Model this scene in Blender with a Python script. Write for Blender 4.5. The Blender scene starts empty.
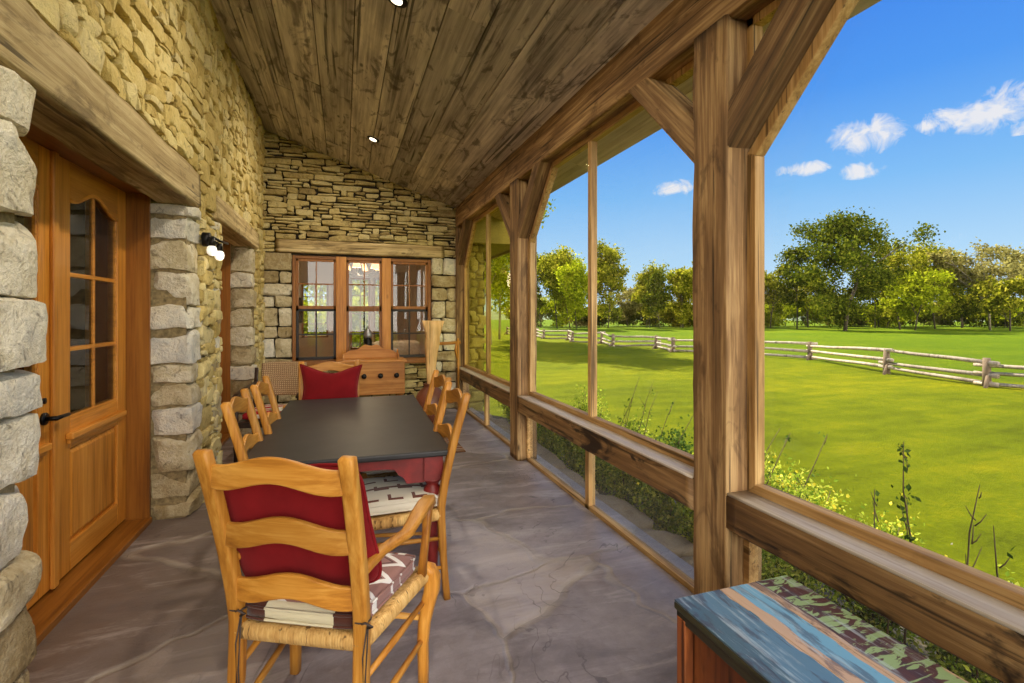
import bpy, math, random
import numpy as np
from mathutils import Vector, Matrix, noise
R = math.radians
random.seed(11)
scene = bpy.context.scene
COL = scene.collection

# ------------------------------------------------------------------ materials
MATS = {}
class NT:
    def __init__(s, name):
        s.m = bpy.data.materials.new(name); s.m.use_nodes = True
        s.t = s.m.node_tree; s.n = s.t.nodes; s.l = s.t.links
        s.n.clear()
        s.out = s.n.new('ShaderNodeOutputMaterial')
    def node(s, typ, **kw):
        n = s.n.new(typ)
        for k, v in kw.items():
            if k.startswith('i_'):
                n.inputs[k[2:].replace('_', ' ')].default_value = v
            else:
                setattr(n, k, v)
        return n
    def link(s, a, b): s.l.new(a, b)
    def inp(s, sock, v):
        if hasattr(v, 'is_linked'): s.l.new(v, sock)
        else: sock.default_value = v
    def math(s, op, a, b=0.0, c=None, clamp=False):
        n = s.n.new('ShaderNodeMath'); n.operation = op; n.use_clamp = clamp
        s.inp(n.inputs[0], a); s.inp(n.inputs[1], b)
        if c is not None: s.inp(n.inputs[2], c)
        return n.outputs[0]
    def coord(s, scale=(1,1,1), offset_tint=0, kind='Object', loc=(0,0,0), rot=(0,0,0)):
        tc = s.n.new('ShaderNodeTexCoord'); v = tc.outputs[kind]
        if offset_tint:
            a = s.n.new('ShaderNodeAttribute'); a.attribute_name = 'tint'
            mu = s.math('MULTIPLY', a.outputs['Fac'], offset_tint)
            ad = s.n.new('ShaderNodeVectorMath'); ad.operation = 'ADD'
            s.link(v, ad.inputs[0]); s.link(mu, ad.inputs[1]); v = ad.outputs[0]
        mp = s.n.new('ShaderNodeMapping'); s.link(v, mp.inputs[0])
        mp.inputs['Scale'].default_value = scale; mp.inputs['Location'].default_value = loc; mp.inputs['Rotation'].default_value = rot
        return mp.outputs[0]
    def tint(s):
        a = s.n.new('ShaderNodeAttribute'); a.attribute_name = 'tint'; return a.outputs['Fac']
    def noise(s, vec, scale=5, detail=4, rough=.55, dist=0.0, out='Fac'):
        n = s.n.new('ShaderNodeTexNoise'); s.link(vec, n.inputs['Vector'])
        n.inputs['Scale'].default_value = scale; n.inputs['Detail'].default_value = detail
        n.inputs['Roughness'].default_value = rough; n.inputs['Distortion'].default_value = dist
        return n.outputs[out]
    def voro(s, vec, scale=5, feature='F1', rnd=1.0, out='Distance', metric='EUCLIDEAN'):
        n = s.n.new('ShaderNodeTexVoronoi'); n.feature = feature
        if feature != 'DISTANCE_TO_EDGE': n.distance = metric
        s.link(vec, n.inputs['Vector'])
        n.inputs['Scale'].default_value = scale; n.inputs['Randomness'].default_value = rnd
        return n.outputs[out]
    def ramp(s, fac, stops, interp='LINEAR'):
        n = s.n.new('ShaderNodeValToRGB'); s.inp(n.inputs[0], fac)
        e = n.color_ramp; e.interpolation = interp
        while len(e.elements) > 1: e.elements.remove(e.elements[-1])
        for i, (p, c) in enumerate(stops):
            el = e.elements[0] if i == 0 else e.elements.new(p)
            el.position = p
            el.color = (c[0], c[1], c[2], 1) if isinstance(c, (tuple, list)) else (c, c, c, 1)
        return n.outputs['Color']
    def mix(s, fac, a, b, typ='MIX'):
        n = s.n.new('ShaderNodeMix'); n.data_type = 'RGBA'; n.blend_type = typ
        s.inp(n.inputs[0], fac)
        for k, v in ((6, a), (7, b)):
            if isinstance(v, (tuple, list)): n.inputs[k].default_value = (v[0], v[1], v[2], 1)
            else: s.l.new(v, n.inputs[k])
        return n.outputs[2]
    def bump(s, h, strength=.5, dist=.01, normal=None):
        n = s.n.new('ShaderNodeBump'); s.inp(n.inputs['Height'], h)
        n.inputs['Strength'].default_value = strength; n.inputs['Distance'].default_value = dist
        if normal is not None: s.link(normal, n.inputs['Normal'])
        return n.outputs[0]
    def principled(s, color, rough=.6, normal=None, metal=0.0, spec=None, sheen=None, coat=None, emis=None, emis_s=0):
        p = s.n.new('ShaderNodeBsdfPrincipled')
        if isinstance(color, (tuple, list)): p.inputs['Base Color'].default_value = (color[0], color[1], color[2], 1)
        else: s.l.new(color, p.inputs['Base Color'])
        s.inp(p.inputs['Roughness'], rough); p.inputs['Metallic'].default_value = metal
        if normal is not None: s.l.new(normal, p.inputs['Normal'])
        if spec is not None: p.inputs['Specular IOR Level'].default_value = spec
        if sheen is not None: p.inputs['Sheen Weight'].default_value = sheen
        if coat is not None: p.inputs['Coat Weight'].default_value = coat
        if emis is not None:
            p.inputs['Emission Color'].default_value = (*emis, 1); p.inputs['Emission Strength'].default_value = emis_s
        s.l.new(p.outputs[0], s.out.inputs[0])
        return p

def srgb(r, g, b):
    f = lambda c: (c/255/12.92 if c/255 <= .04045 else ((c/255+.055)/1.055)**2.4)
    return (f(r), f(g), f(b))

def wood(name, dark, mid, light, axis='Z', grain=26, rough=.55, blotch=0.0, blotch_col=(.03,.02,.015), knots=.6, bump=.35, spec=.4, coat=None, big=1.0):
    if name in MATS: return MATS[name]
    t = NT(name)
    sc = [grain*2.2]*3; sc['XYZ'.index(axis)] = grain*.07
    g = t.noise(t.coord(tuple(sc), offset_tint=137), 1.0, 5, .62, .25)
    sc1 = [grain*.55]*3; sc1['XYZ'.index(axis)] = grain*.035
    g1 = t.noise(t.coord(tuple(sc1), offset_tint=57), 1.0, 4, .55, .5)
    sc2 = [3.5*big]*3; sc2['XYZ'.index(axis)] = 1.1*big
    g2 = t.noise(t.coord(tuple(sc2), offset_tint=71), 1.0, 5, .62, .3)
    f = t.math('ADD', t.math('MULTIPLY', g, .38), t.math('ADD', t.math('MULTIPLY', g2, .30), t.math('MULTIPLY', g1, .34)))
    c = t.ramp(f, [(.37, dark), (.5, mid), (.64, light)])
    if bump > .3:   # drying checks along the grain
        sc3 = [grain*1.3]*3; sc3['XYZ'.index(axis)] = grain*.03
        ck = t.noise(t.coord(tuple(sc3), offset_tint=19), 1.0, 3, .5, .3)
        ckm = t.ramp(ck, [(.33, 1.0), (.38, 0.0)])
        c = t.mix(t.math('MULTIPLY', ckm, .8), c, tuple(x*.3 for x in dark))
    if knots:
        sk = [4.2]*3; sk['XYZ'.index(axis)] = 1.9
        k = t.voro(t.coord(tuple(sk), offset_tint=91), 1.0)
        km = t.ramp(k, [(.035, 1.0), (.085, 0.0)])
        c = t.mix(t.math('MULTIPLY', km, knots), c, tuple(x*.35 for x in dark))
    if blotch:
        sb = [7]*3; sb['XYZ'.index(axis)] = 2.6
        b = t.noise(t.coord(tuple(sb), offset_tint=33), 1.0, 5, .62, .9)
        bm = t.ramp(b, [(.54, 0.0), (.63, 1.0)])
        c = t.mix(t.math('MULTIPLY', bm, blotch), c, blotch_col)
    # every board differs a little
    ti = t.math('ADD', t.math('MULTIPLY', t.tint(), .5), .75)
    hs = t.node('ShaderNodeHueSaturation'); t.link(c, hs.inputs['Color']); t.link(ti, hs.inputs['Value'])
    n = t.bump(t.math('ADD', g, t.math('MULTIPLY', g2, .5)), bump, .006)
    t.principled(hs.outputs[0], rough, n, spec=spec, coat=coat)
    MATS[name] = t.m
    return t.m

def oak(axis):      # golden pine of the chairs
    return wood('honey_pine_'+axis, srgb(142,84,22), srgb(190,128,46), srgb(220,164,78), axis, 30, .42, 0, knots=.35, bump=.12)
def fir(axis):      # orange fir of doors and windows
    return wood('orange_fir_'+axis, srgb(146,88,24), srgb(196,128,44), srgb(216,152,66), axis, 34, .4, 0, knots=.35, bump=.1)
def firdark(axis):
    return wood('brown_fir_'+axis, srgb(104,60,18), srgb(142,88,28), srgb(166,108,40), axis, 34, .42, 0, knots=.3, bump=.1)
def old(axis):      # reclaimed porch timber
    return wood('old_timber_'+axis, srgb(74,54,32), srgb(130,98,62), srgb(194,160,110), axis, 24, .74, .55, srgb(62,42,24), knots=.85, bump=.75)
def rail_wood(axis):
    return wood('rail_timber_'+axis, srgb(80,56,32), srgb(132,98,60), srgb(184,148,100), axis, 20, .52, .95, srgb(34,22,14), knots=.9, bump=.75)
def lintel_wood(axis):
    return wood('lintel_timber_'+axis, srgb(120,98,62), srgb(184,160,114), srgb(228,208,162), axis, 22, .82, .5, srgb(92,74,48), knots=.7, bump=.9)
def sash_wood(axis):
    return wood('screen_frame_wood_'+axis, srgb(126,92,50), srgb(178,138,84), srgb(214,178,120), axis, 30, .6, .25, srgb(80,56,30), knots=.4, bump=.4)
def ceil_wood():
    return wood('ceiling_boards', srgb(104,98,92), srgb(178,168,156), srgb(226,218,204), 'Y', 17, .82, .65, srgb(66,56,50), knots=.8, bump=.5, big=.8)

def stone_mat(name, cols, bump=1.0, gscale=1.0, dirt=.65):
    if name in MATS: return MATS[name]
    t = NT(name)
    v = t.coord((1,1,1), offset_tint=53)
    a = t.noise(v, 7*gscale, 6, .65, .4)
    b = t.noise(v, 32*gscale, 5, .7)
    d = t.noise(v, 95*gscale, 3, .7)
    f = t.math('ADD', t.math('MULTIPLY', a, .42), t.math('ADD', t.math('MULTIPLY', t.tint(), .38), t.math('MULTIPLY', b, .26)))
    n = len(cols)
    c = t.ramp(f, [(.22+.56*i/(n-1), cols[i]) for i in range(n)])
    sp = t.ramp(t.noise(v, 18*gscale, 4, .7, .8), [(.56, 0.0), (.7, 1.0)])
    c = t.mix(t.math('MULTIPLY', sp, dirt), c, tuple(x*.45 for x in cols[0]))
    h = t.math('ADD', t.math('MULTIPLY', a, .8), t.math('ADD', t.math('MULTIPLY', b, .5), t.math('MULTIPLY', d, .2)))
    t.principled(c, .88, t.bump(h, bump, .03), spec=.25)
    MATS[name] = t.m
    return t.m

def plain(name, col, rough=.6, metal=0.0, noise_amt=.12, nscale=20, bump=.1, spec=None, coat=None, sheen=None):
    if name in MATS: return MATS[name]
    t = NT(name)
    v = t.coord()
    n = t.noise(v, nscale, 4, .6)
    lo = tuple(max(0, x*(1-noise_amt*2)) for x in col); hi = tuple(min(1, x*(1+noise_amt)) for x in col)
    c = t.ramp(n, [(.3, lo), (.7, hi)])
    t.principled(c, rough, t.bump(n, bump, .004) if bump else None, metal=metal, spec=spec, coat=coat, sheen=sheen)
    MATS[name] = t.m
    return t.m

def emit(name, col, s):
    if name in MATS: return MATS[name]
    t = NT(name); t.principled(col, .5, emis=col, emis_s=s); MATS[name] = t.m; return t.m

def glass(name, tint=(1,1,1), veil=0.0, veil_col=(.5,.5,.45), refl=1.0):
    if name in MATS: return MATS[name]
    t = NT(name)
    tr = t.node('ShaderNodeBsdfTransparent'); tr.inputs[0].default_value = (*tint, 1)
    gl = t.node('ShaderNodeBsdfGlossy'); gl.inputs['Roughness'].default_value = .01; gl.inputs['Color'].default_value = (1,1,1,1)
    fr = t.node('ShaderNodeFresnel'); fr.inputs['IOR'].default_value = 1.45
    mx = t.node('ShaderNodeMixShader'); t.link(t.math('MULTIPLY', fr.outputs[0], refl), mx.inputs[0]); t.link(tr.outputs[0], mx.inputs[1]); t.link(gl.outputs[0], mx.inputs[2])
    o = mx.outputs[0]
    if veil:
        df = t.node('ShaderNodeBsdfDiffuse'); df.inputs[0].default_value = (*veil_col, 1)
        m2 = t.node('ShaderNodeMixShader'); m2.inputs[0].default_value = veil
        t.link(o, m2.inputs[1]); t.link(df.outputs[0], m2.inputs[2]); o = m2.outputs[0]
    t.link(o, t.out.inputs[0])
    MATS[name] = t.m
    return t.m

def leaf_mat(name, cols, trans=.45):
    if name in MATS: return MATS[name]
    t = NT(name)
    n = t.noise(t.coord(), 1.1, 2)
    f = t.math('ADD', t.math('MULTIPLY', t.tint(), .6), t.math('MULTIPLY', n, .4))
    c = t.ramp(f, [(.2+.6*i/(len(cols)-1), cols[i]) for i in range(len(cols))])
    d = t.node('ShaderNodeBsdfDiffuse'); t.link(c, d.inputs[0])
    tl = t.node('ShaderNodeBsdfTranslucent'); t.link(c, tl.inputs[0])
    mx = t.node('ShaderNodeMixShader'); mx.inputs[0].default_value = trans
    t.link(d.outputs[0], mx.inputs[1]); t.link(tl.outputs[0], mx.inputs[2]); t.link(mx.outputs[0], t.out.inputs[0])
    MATS[name] = t.m
    return t.m

# ------------------------------------------------------------------ mesh builder
class MB:
    def __init__(s): s.v = []; s.f = []; s.t = []; s.sm = []
    def add(s, vs, fs, tint=None, smooth=True):
        o = len(s.v); s.v.extend([tuple(p) for p in vs]); 
        ti = random.random() if tint is None else tint
        s.t.extend([ti]*len(vs))
        s.f.extend([tuple(i+o for i in f) for f in fs]); s.sm.extend([smooth]*len(fs))
    def box(s, x0, x1, y0, y1, z0, z1, tint=None):
        if x0 > x1: x0, x1 = x1, x0
        if y0 > y1: y0, y1 = y1, y0
        if z0 > z1: z0, z1 = z1, z0
        v = [(x0,y0,z0),(x1,y0,z0),(x1,y1,z0),(x0,y1,z0),(x0,y0,z1),(x1,y0,z1),(x1,y1,z1),(x0,y1,z1)]
        s.add(v, [(0,3,2,1),(4,5,6,7),(0,1,5,4),(1,2,6,5),(2,3,7,6),(3,0,4,7)], tint, False)
    def prism(s, poly, fn, d0, d1, tint=None, smooth=False):
        """outline (a,b) list, counter-clockwise seen from +d; fn(a,b,d) -> point"""
        n = len(poly)
        v = [fn(a, b, d0) for a, b in poly] + [fn(a, b, d1) for a, b in poly]
        f = [tuple(range(n-1, -1, -1)), tuple(range(n, 2*n))] + [(i, (i+1) % n, n+(i+1) % n, n+i) for i in range(n)]
        s.add(v, f, tint, smooth)
    def sweep(s, path, sizes, up=(0,0,1), round_=False, nseg=10, tint=None, amp=0.0, nscale=6.0, rr=.22, caps=True, smooth=None):
        path = [Vector(p) for p in path]; n = len(path)
        if not isinstance(sizes, list): sizes = [sizes]*n
        sizes = [(q, q) if not isinstance(q, (tuple, list)) else q for q in sizes]
        up = Vector(up); rings = []
        if round_:
            sec = [(math.cos(2*math.pi*i/nseg)*.5, math.sin(2*math.pi*i/nseg)*.5) for i in range(nseg)]
        else: sec = None
        seedv = Vector((random.random()*50, random.random()*50, 0))
        for i, p in enumerate(path):
            d = (path[min(i+1, n-1)] - path[max(i-1, 0)])
            d = d.normalized() if d.length > 1e-9 else Vector((0,0,1))
            a = up.cross(d)
            if a.length < 1e-4: a = Vector((1,0,0)).cross(d)
            a.normalize(); b = d.cross(a)
            w, h = sizes[i]
            if sec is None:
                r = rr*min(w, h)
                ss = []
                for (cx, cy, a0) in ((w/2-r, h/2-r, 0), (-w/2+r, h/2-r, 90), (-w/2+r, -h/2+r, 180), (w/2-r, -h/2+r, 270)):
                    for k in ((0, 30, 60, 90) if rr > .2 else (0, 90)):
                        ss.append((cx+r*math.cos(R(a0+k)), cy+r*math.sin(R(a0+k))))
            else: ss = [(x*w, y*h) for x, y in sec]
            ring = []
            for x, y in ss:
                q = p + a*x + b*y
                if amp:
                    k = noise.fractal(q*nscale+seedv, .8, 2, 3)
                    q = q + (a*x+b*y).normalized()*amp*k
                ring.append(q)
            rings.append(ring)
        m = len(rings[0]); v = [q for r in rings for q in r]; f = []
        for i in range(n-1):
            for j in range(m):
                f.append((i*m+j, i*m+(j+1) % m, (i+1)*m+(j+1) % m, (i+1)*m+j))
        if caps:
            f.append(tuple(range(m-1, -1, -1))); f.append(tuple((n-1)*m+j for j in range(m)))
        s.add(v, f, tint, True if smooth is None else smooth)
    def lathe(s, prof, c=(0,0,0), n=20, tint=None):
        v = []; f = []
        for r, z in prof:
            for j in range(n):
                a = 2*math.pi*j/n; v.append((c[0]+r*math.cos(a), c[1]+r*math.sin(a), c[2]+z))
        k = len(prof)
        for i in range(k-1):
            for j in range(n): f.append((i*n+j, i*n+(j+1) % n, (i+1)*n+(j+1) % n, (i+1)*n+j))
        f.append(tuple(range(n-1, -1, -1))); f.append(tuple((k-1)*n+j for j in range(n)))
        s.add(v, f, tint, True)
    def block(s, c, h, fn=None, r=.03, n=6, amp=.01, ns=7.0, tint=None, warp=None, skip_back=False, facets=0, fcut=(.62,.88)):
        """rounded noisy stone; c centre, h half sizes (local a,b,d), fn maps local to world"""
        idx = {}; v = []; f = []
        seed = Vector((random.random()*90, random.random()*90, random.random()*90))
        r = min(r, min(h)*.95)
        na = [max(2, min(n, int(2*x/.035)+2)) for x in h]
        planes = []
        if facets:
            for _ in range(facets):
                nv = Vector((random.uniform(-1,1)/h[0], random.uniform(-1,1)/h[1], random.uniform(-.2,1)/h[2])).normalized()
                sup = sum(abs(nv[m])*h[m] for m in range(3))
                planes.append((nv, sup*random.uniform(*fcut)))
        def vid(i, j, k):
            key = (i, j, k)
            if key in idx: return idx[key]
            p = (-1+2*i/na[0], -1+2*j/na[1], -1+2*k/na[2])
            q = [p[m]*h[m] for m in range(3)]
            # pull rows next to the edge towards it
            cl = [max(-(h[m]-r), min(h[m]-r, q[m])) for m in range(3)]
            d = Vector([q[m]-cl[m] for m in range(3)])
            if d.length > 1e-9:
                L = max(abs(x) for x in d)/r
                d = d.normalized()*r*L
            q = Vector(cl)+d
            for nv, dd_ in planes:
                ex_ = q.dot(nv)-dd_
                if ex_ > 0: q -= nv*ex_*.9
            nn = noise.noise_vector((q+seed)*ns)*amp + noise.noise_vector((q+seed)*ns*2.7)*amp*.45
            q += nn
            if warp:
                u = (q.x/h[0]+1)/2; w = (q.y/h[1]+1)/2
                ox = (1-u)*(1-w)*warp[0][0]+u*(1-w)*warp[1][0]+u*w*warp[2][0]+(1-u)*w*warp[3][0]
                oy = (1-u)*(1-w)*warp[0][1]+u*(1-w)*warp[1][1]+u*w*warp[2][1]+(1-u)*w*warp[3][1]
                q.x += ox; q.y += oy
            q += Vector(c)
            idx[key] = len(v); v.append(fn(q.x, q.y, q.z) if fn else tuple(q)); return idx[key]
        A, B, D = na
        flip = False
        if fn:
            e0 = Vector(fn(0,0,0)); e1 = Vector(fn(1,0,0))-e0; e2 = Vector(fn(0,1,0))-e0; e3 = Vector(fn(0,0,1))-e0
            flip = e1.cross(e2).dot(e3) < 0
        def q4(a, b, c_, d): f.append((a, d, c_, b) if flip else (a, b, c_, d))
        for i in range(A):
            for j in range(B):
                q4(vid(i,j,D), vid(i+1,j,D), vid(i+1,j+1,D), vid(i,j+1,D))
                if not skip_back: q4(vid(i,j,0), vid(i,j+1,0), vid(i+1,j+1,0), vid(i+1,j,0))
        for i in range(A):
            for k in range(D):
                q4(vid(i,0,k), vid(i+1,0,k), vid(i+1,0,k+1), vid(i,0,k+1))
                q4(vid(i,B,k), vid(i,B,k+1), vid(i+1,B,k+1), vid(i+1,B,k))
        for j in range(B):
            for k in range(D):
                q4(vid(0,j,k), vid(0,j,k+1), vid(0,j+1,k+1), vid(0,j+1,k))
                q4(vid(A,j,k), vid(A,j+1,k), vid(A,j+1,k+1), vid(A,j,k+1))
        s.add(v, f, tint, True)
    def build(s, name, mat, parent=None, bevel=0, loc=None, rot=None, segs=2, sharp=0):
        me = bpy.data.meshes.new(name); me.from_pydata(s.v, [], s.f); me.update()
        me.polygons.foreach_set('use_smooth', s.sm)
        at = me.attributes.new('tint', 'FLOAT', 'POINT'); at.data.foreach_set('value', s.t)
        me.materials.append(mat)
        if sharp: me.set_sharp_from_angle(angle=R(sharp))
        o = bpy.data.objects.new(name, me); COL.objects.link(o)
        if parent is not None: o.parent = parent
        if loc: o.location = loc
        if rot: o.rotation_euler = rot
        if bevel:
            b = o.modifiers.new('Bevel', 'BEVEL'); b.width = bevel; b.segments = segs; b.limit_method = 'ANGLE'; b.angle_limit = R(40)
        return o

def tag(o, label=None, cat=None, group=None, kind=None):
    if label: o['label'] = label
    if cat: o['category'] = cat
    if group: o['group'] = group
    if kind: o['kind'] = kind
    return o
def empty(name, loc=(0,0,0), rz=0, **kw):
    o = bpy.data.objects.new(name, None); COL.objects.link(o); o.location = loc; o.rotation_euler = (0,0,rz)
    o.empty_display_size = .1
    return tag(o, **kw)
def copy_tree(o, parent=None):
    c = o.copy(); COL.objects.link(c)
    if parent is not None: c.parent = parent
    for ch in list(o.children): copy_tree(ch, c)
    return c
def struct(o): o['kind'] = 'structure'; return o

# ------------------------------------------------------------------ dimensions of the place (metres)
H = 1.45
XS = 1.63          # inner face of the screen wall timbers
XW = -1.05         # face of the stone wall
XJ = -1.28         # outer edge of the door joinery
XD = -1.417        # face of the doors
YB = 7.60          # face of the back wall
YN = -1.60         # open end of the porch behind the camera
def zc(x): return 3.09 + .334*(XS-x)    # underside of the sloping ceiling

# ------------------------------------------------------------------ floor
def floor_mat():
    t = NT('slate_flagstone')
    v = t.coord((1,1,1))
    wn = t.noise(v, 1.3, 3, .5, 0, 'Color')
    vm = t.node('ShaderNodeVectorMath', operation='MULTIPLY_ADD'); t.link(wn, vm.inputs[0]); vm.inputs[1].default_value = (.55,.55,0); t.link(v, vm.inputs[2])
    wv = vm.outputs[0]
    e = t.voro(wv, .95, 'DISTANCE_TO_EDGE', 1.0)
    cell = t.voro(wv, .95, 'F1', 1.0, 'Color')
    sep = t.node('ShaderNodeSeparateColor'); t.link(cell, sep.inputs[0])
    big = t.noise(v, 1.1, 4, .6, .5)
    fine = t.noise(v, 14, 6, .7)
    f = t.math('ADD', t.math('MULTIPLY', sep.outputs[0], .3), t.math('ADD', t.math('MULTIPLY', big, .5), t.math('MULTIPLY', fine, .25)))
    c = t.ramp(f, [(.3, srgb(96,88,88)), (.44, srgb(132,124,126)), (.58, srgb(160,152,156)), (.75, srgb(176,164,154))])
    brown = t.ramp(t.noise(v, .9, 4, .6), [(.5, 0.0), (.68, 1.0)])
    c = t.mix(t.math('MULTIPLY', brown, .4), c, srgb(120,92,70))
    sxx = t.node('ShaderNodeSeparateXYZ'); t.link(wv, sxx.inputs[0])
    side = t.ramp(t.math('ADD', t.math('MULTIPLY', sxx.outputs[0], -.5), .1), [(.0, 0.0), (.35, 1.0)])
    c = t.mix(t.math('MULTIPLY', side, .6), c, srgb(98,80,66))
    joint = t.ramp(t.math('ADD', e, t.math('MULTIPLY', fine, .006)), [(.008, 1.0), (.020, 0.0)])
    jn = t.ramp(t.noise(v, 3, 3), [(.38, .15), (.6, .75)])
    c = t.mix(t.math('MULTIPLY', joint, jn), c, srgb(160,150,138))
    # cleft terraces of split slate
    tn = t.noise(v, .85, 5, .5, .8)
    tr = t.math('SNAP', t.math('ADD', tn, .0275), .055)
    tn2 = t.noise(v, 2.2, 3, .5, 1.0)
    tr2 = t.math('SNAP', tn2, .16)
    fr1 = t.math('FRACT', t.math('DIVIDE', tn, .055)); e1 = t.math('LESS_THAN', t.math('ABSOLUTE', t.math('SUBTRACT', fr1, .5)), .035)
    patchy = t.ramp(t.noise(v, 1.7, 3, .6), [(.50, 0.0), (.60, 1.0)])
    crev = t.math('MULTIPLY', e1, patchy)
    c = t.mix(t.math('MULTIPLY', crev, .55), c, srgb(70,62,62))
    streak = t.noise(t.coord((1.5, 5, 1), rot=(0,0,.5)), 1.0, 6, .7, .6)
    c = t.mix(t.math('MULTIPLY', t.ramp(streak, [(.52, 0.0), (.7, 1.0)]), .5), c, srgb(196,188,186))
    c = t.mix(t.math('MULTIPLY', t.ramp(streak, [(.3, 1.0), (.46, 0.0)]), .45), c, srgb(84,76,78))
    h = t.math('ADD', t.math('MULTIPLY', tr, 1.0), t.math('ADD', t.math('MULTIPLY', tr2, .12), t.math('MULTIPLY', fine, .05)))
    h = t.math('SUBTRACT', h, t.math('MULTIPLY', joint, .05))
    rough = t.math('ADD', t.math('MULTIPLY', fine, .25), .3)
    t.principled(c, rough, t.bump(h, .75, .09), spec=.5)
    return t.m
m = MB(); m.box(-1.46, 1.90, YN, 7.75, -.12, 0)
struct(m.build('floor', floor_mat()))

# ------------------------------------------------------------------ stone walls
WARM = [srgb(150,128,72), srgb(190,166,100), srgb(214,192,126), srgb(228,212,154), srgb(206,190,146)]
GREY = [srgb(100,82,52), srgb(160,140,100), srgb(198,184,150), srgb(228,220,200), srgb(190,188,180)]
LEDGE = [srgb(100,84,52), srgb(158,138,92), srgb(196,176,118), srgb(214,198,146), srgb(186,170,124)]
M_RUB = stone_mat('rubble_stone', WARM)
M_QUO = stone_mat('quoin_stone', GREY, 1.0, .8)
M_LED = stone_mat('ledge_stone', LEDGE)
M_MOR = plain('wall_mortar', srgb(150,132,94), .95, noise_amt=.3, nscale=30, bump=.5)
M_MORD = plain('deep_joint', srgb(44,36,26), .95, noise_amt=.3, nscale=30, bump=.5)

def lay(mb, u0, u1, v0, v1, inside, cell, sizes, fn, depth, jit, gap, rnd, r=.018, amp=.006, fac=3):
    nu = int((u1-u0)/cell[0]); nv = int((v1-v0)/cell[1])
    occ = [[not inside(u0+(i+.5)*cell[0], v0+(j+.5)*cell[1]) for i in range(nu)] for j in range(nv)]
    for j in range(nv):
        for i in range(nu):
            if occ[j][i]: continue
            w, h = rnd.choice(sizes)
            def fits(w, h):
                return all(j+b < nv and i+a < nu and not occ[j+b][i+a] for b in range(h) for a in range(w))
            while not fits(w, h):
                if h > 1 and (w <= 1 or rnd.random() < .5): h -= 1
                elif w > 1: w -= 1
                else: break
            for b in range(h):
                for a in range(w): occ[j+b][i+a] = True
            a0 = u0+i*cell[0]; a1 = a0+w*cell[0]; b0 = v0+j*cell[1]; b1 = b0+h*cell[1]
            g = gap*rnd.uniform(.6, 1.3)
            ha = (a1-a0)/2-g/2; hb = (b1-b0)/2-g/2
            dd = depth*rnd.uniform(.55, 1.0)
            wp = [(rnd.uniform(-1,1)*jit, rnd.uniform(-1,1)*jit) for _ in range(4)]
            mb.block(((a0+a1)/2, (b0+b1)/2, dd/2-.03), (ha, hb, dd/2+.03), fn, r*rnd.uniform(.7,1.4), 6, amp, 9, rnd.random(), wp, True, fac, (.68, .9))

O1 = (2.27, 4.12, 2.27); O2 = (5.04, 6.73, 2.29)     # door openings: y0, y1, head
LIN1 = (1.95, 4.27, 2.24, 2.52); LIN2 = (4.82, 7.02, 2.27, 2.49)
def in_left(u, v):
    if v > zc(XW)+.02: return False
    for (a, b, h) in (O1, O2):
        if a-.0 < u < b+.0 and v < h+.03: return False
    for (a, b, z0, z1) in (LIN1, LIN2):
        if a < u < b and z0 < v < z1: return False
    # quoins are laid separately
    if v < 2.24 and (4.12 < u < 4.42 or 6.73 < u < 6.98 or 1.85 < u < 2.24): return False
    return True
rnd = random.Random(5)
wl = MB()
sz = [(2,1),(3,1),(3,2),(4,1),(4,2),(5,2),(2,2),(3,3),(6,2),(5,3),(2,3),(4,3),(7,3),(2,1),(3,1),(1,2),(6,4)]
lay(wl, 1.2, 7.62, 0, 4.12, in_left, (.05, .045), sz, lambda a, b, d: (XW-.02+d, a, b), .055, .020, .003, rnd, r=.010, amp=.010, fac=7)
wall_left = struct(wl.build('wall_left', M_RUB, sharp=24))
bk = MB()
def seg(y0, y1, z0, z1): bk.box(-1.46 if z0 > 2.2 else -1.44, XW-.02, y0, y1, z0, z1, .5)
seg(YN, O1[0]-.10, 0, 4.2); seg(O1[0]-.10, O1[1]+.02, 2.30, 4.2); seg(O1[1]+.02, O2[0]-.02, 0, 4.2)
seg(O2[0]-.02, O2[1]+.02, 2.32, 4.2); seg(O2[1]+.02, YB+.25, 0, 4.2)
bk.build('wall_left_backing', M_MOR, wall_left)
# quoins: big rounded blocks that turn the corner of each opening
qs = MB()
def quoin(ycorner, direction, z0, z1, ln, hgt, xin=XJ-.02, out=.0):
    z = z0; k = 0
    while z < z1-.04:
        h = rnd.uniform(*hgt)
        if z+h > z1-.08: h = z1-z
        L = rnd.uniform(*ln)
        x1 = XW+rnd.uniform(.0, .035)+out; x0 = xin
        yc = ycorner + direction*(L/2) - direction*rnd.uniform(0, .022)
        qs.block(((x0+x1)/2, yc, z+h/2), ((x1-x0)/2, L/2-.004, h/2-.006), None, .016, 13, .016, 7, None, None, False, 9, (.70, .92))
        z += h; k += 1
quoin(4.13, 1, 0, 2.24, (.20, .40), (.13, .27))
quoin(6.73, 1, 0, 2.26, (.2, .3), (.16, .27))
quoin(5.04, -1, 0, 2.26, (.2, .3), (.14, .22))
quoin(2.24, -1, 0, 2.26, (.30, .50), (.15, .30), out=.01)
rnd2 = random.Random(8)
qs.build('wall_left_quoins', M_QUO, wall_left, sharp=24)

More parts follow.
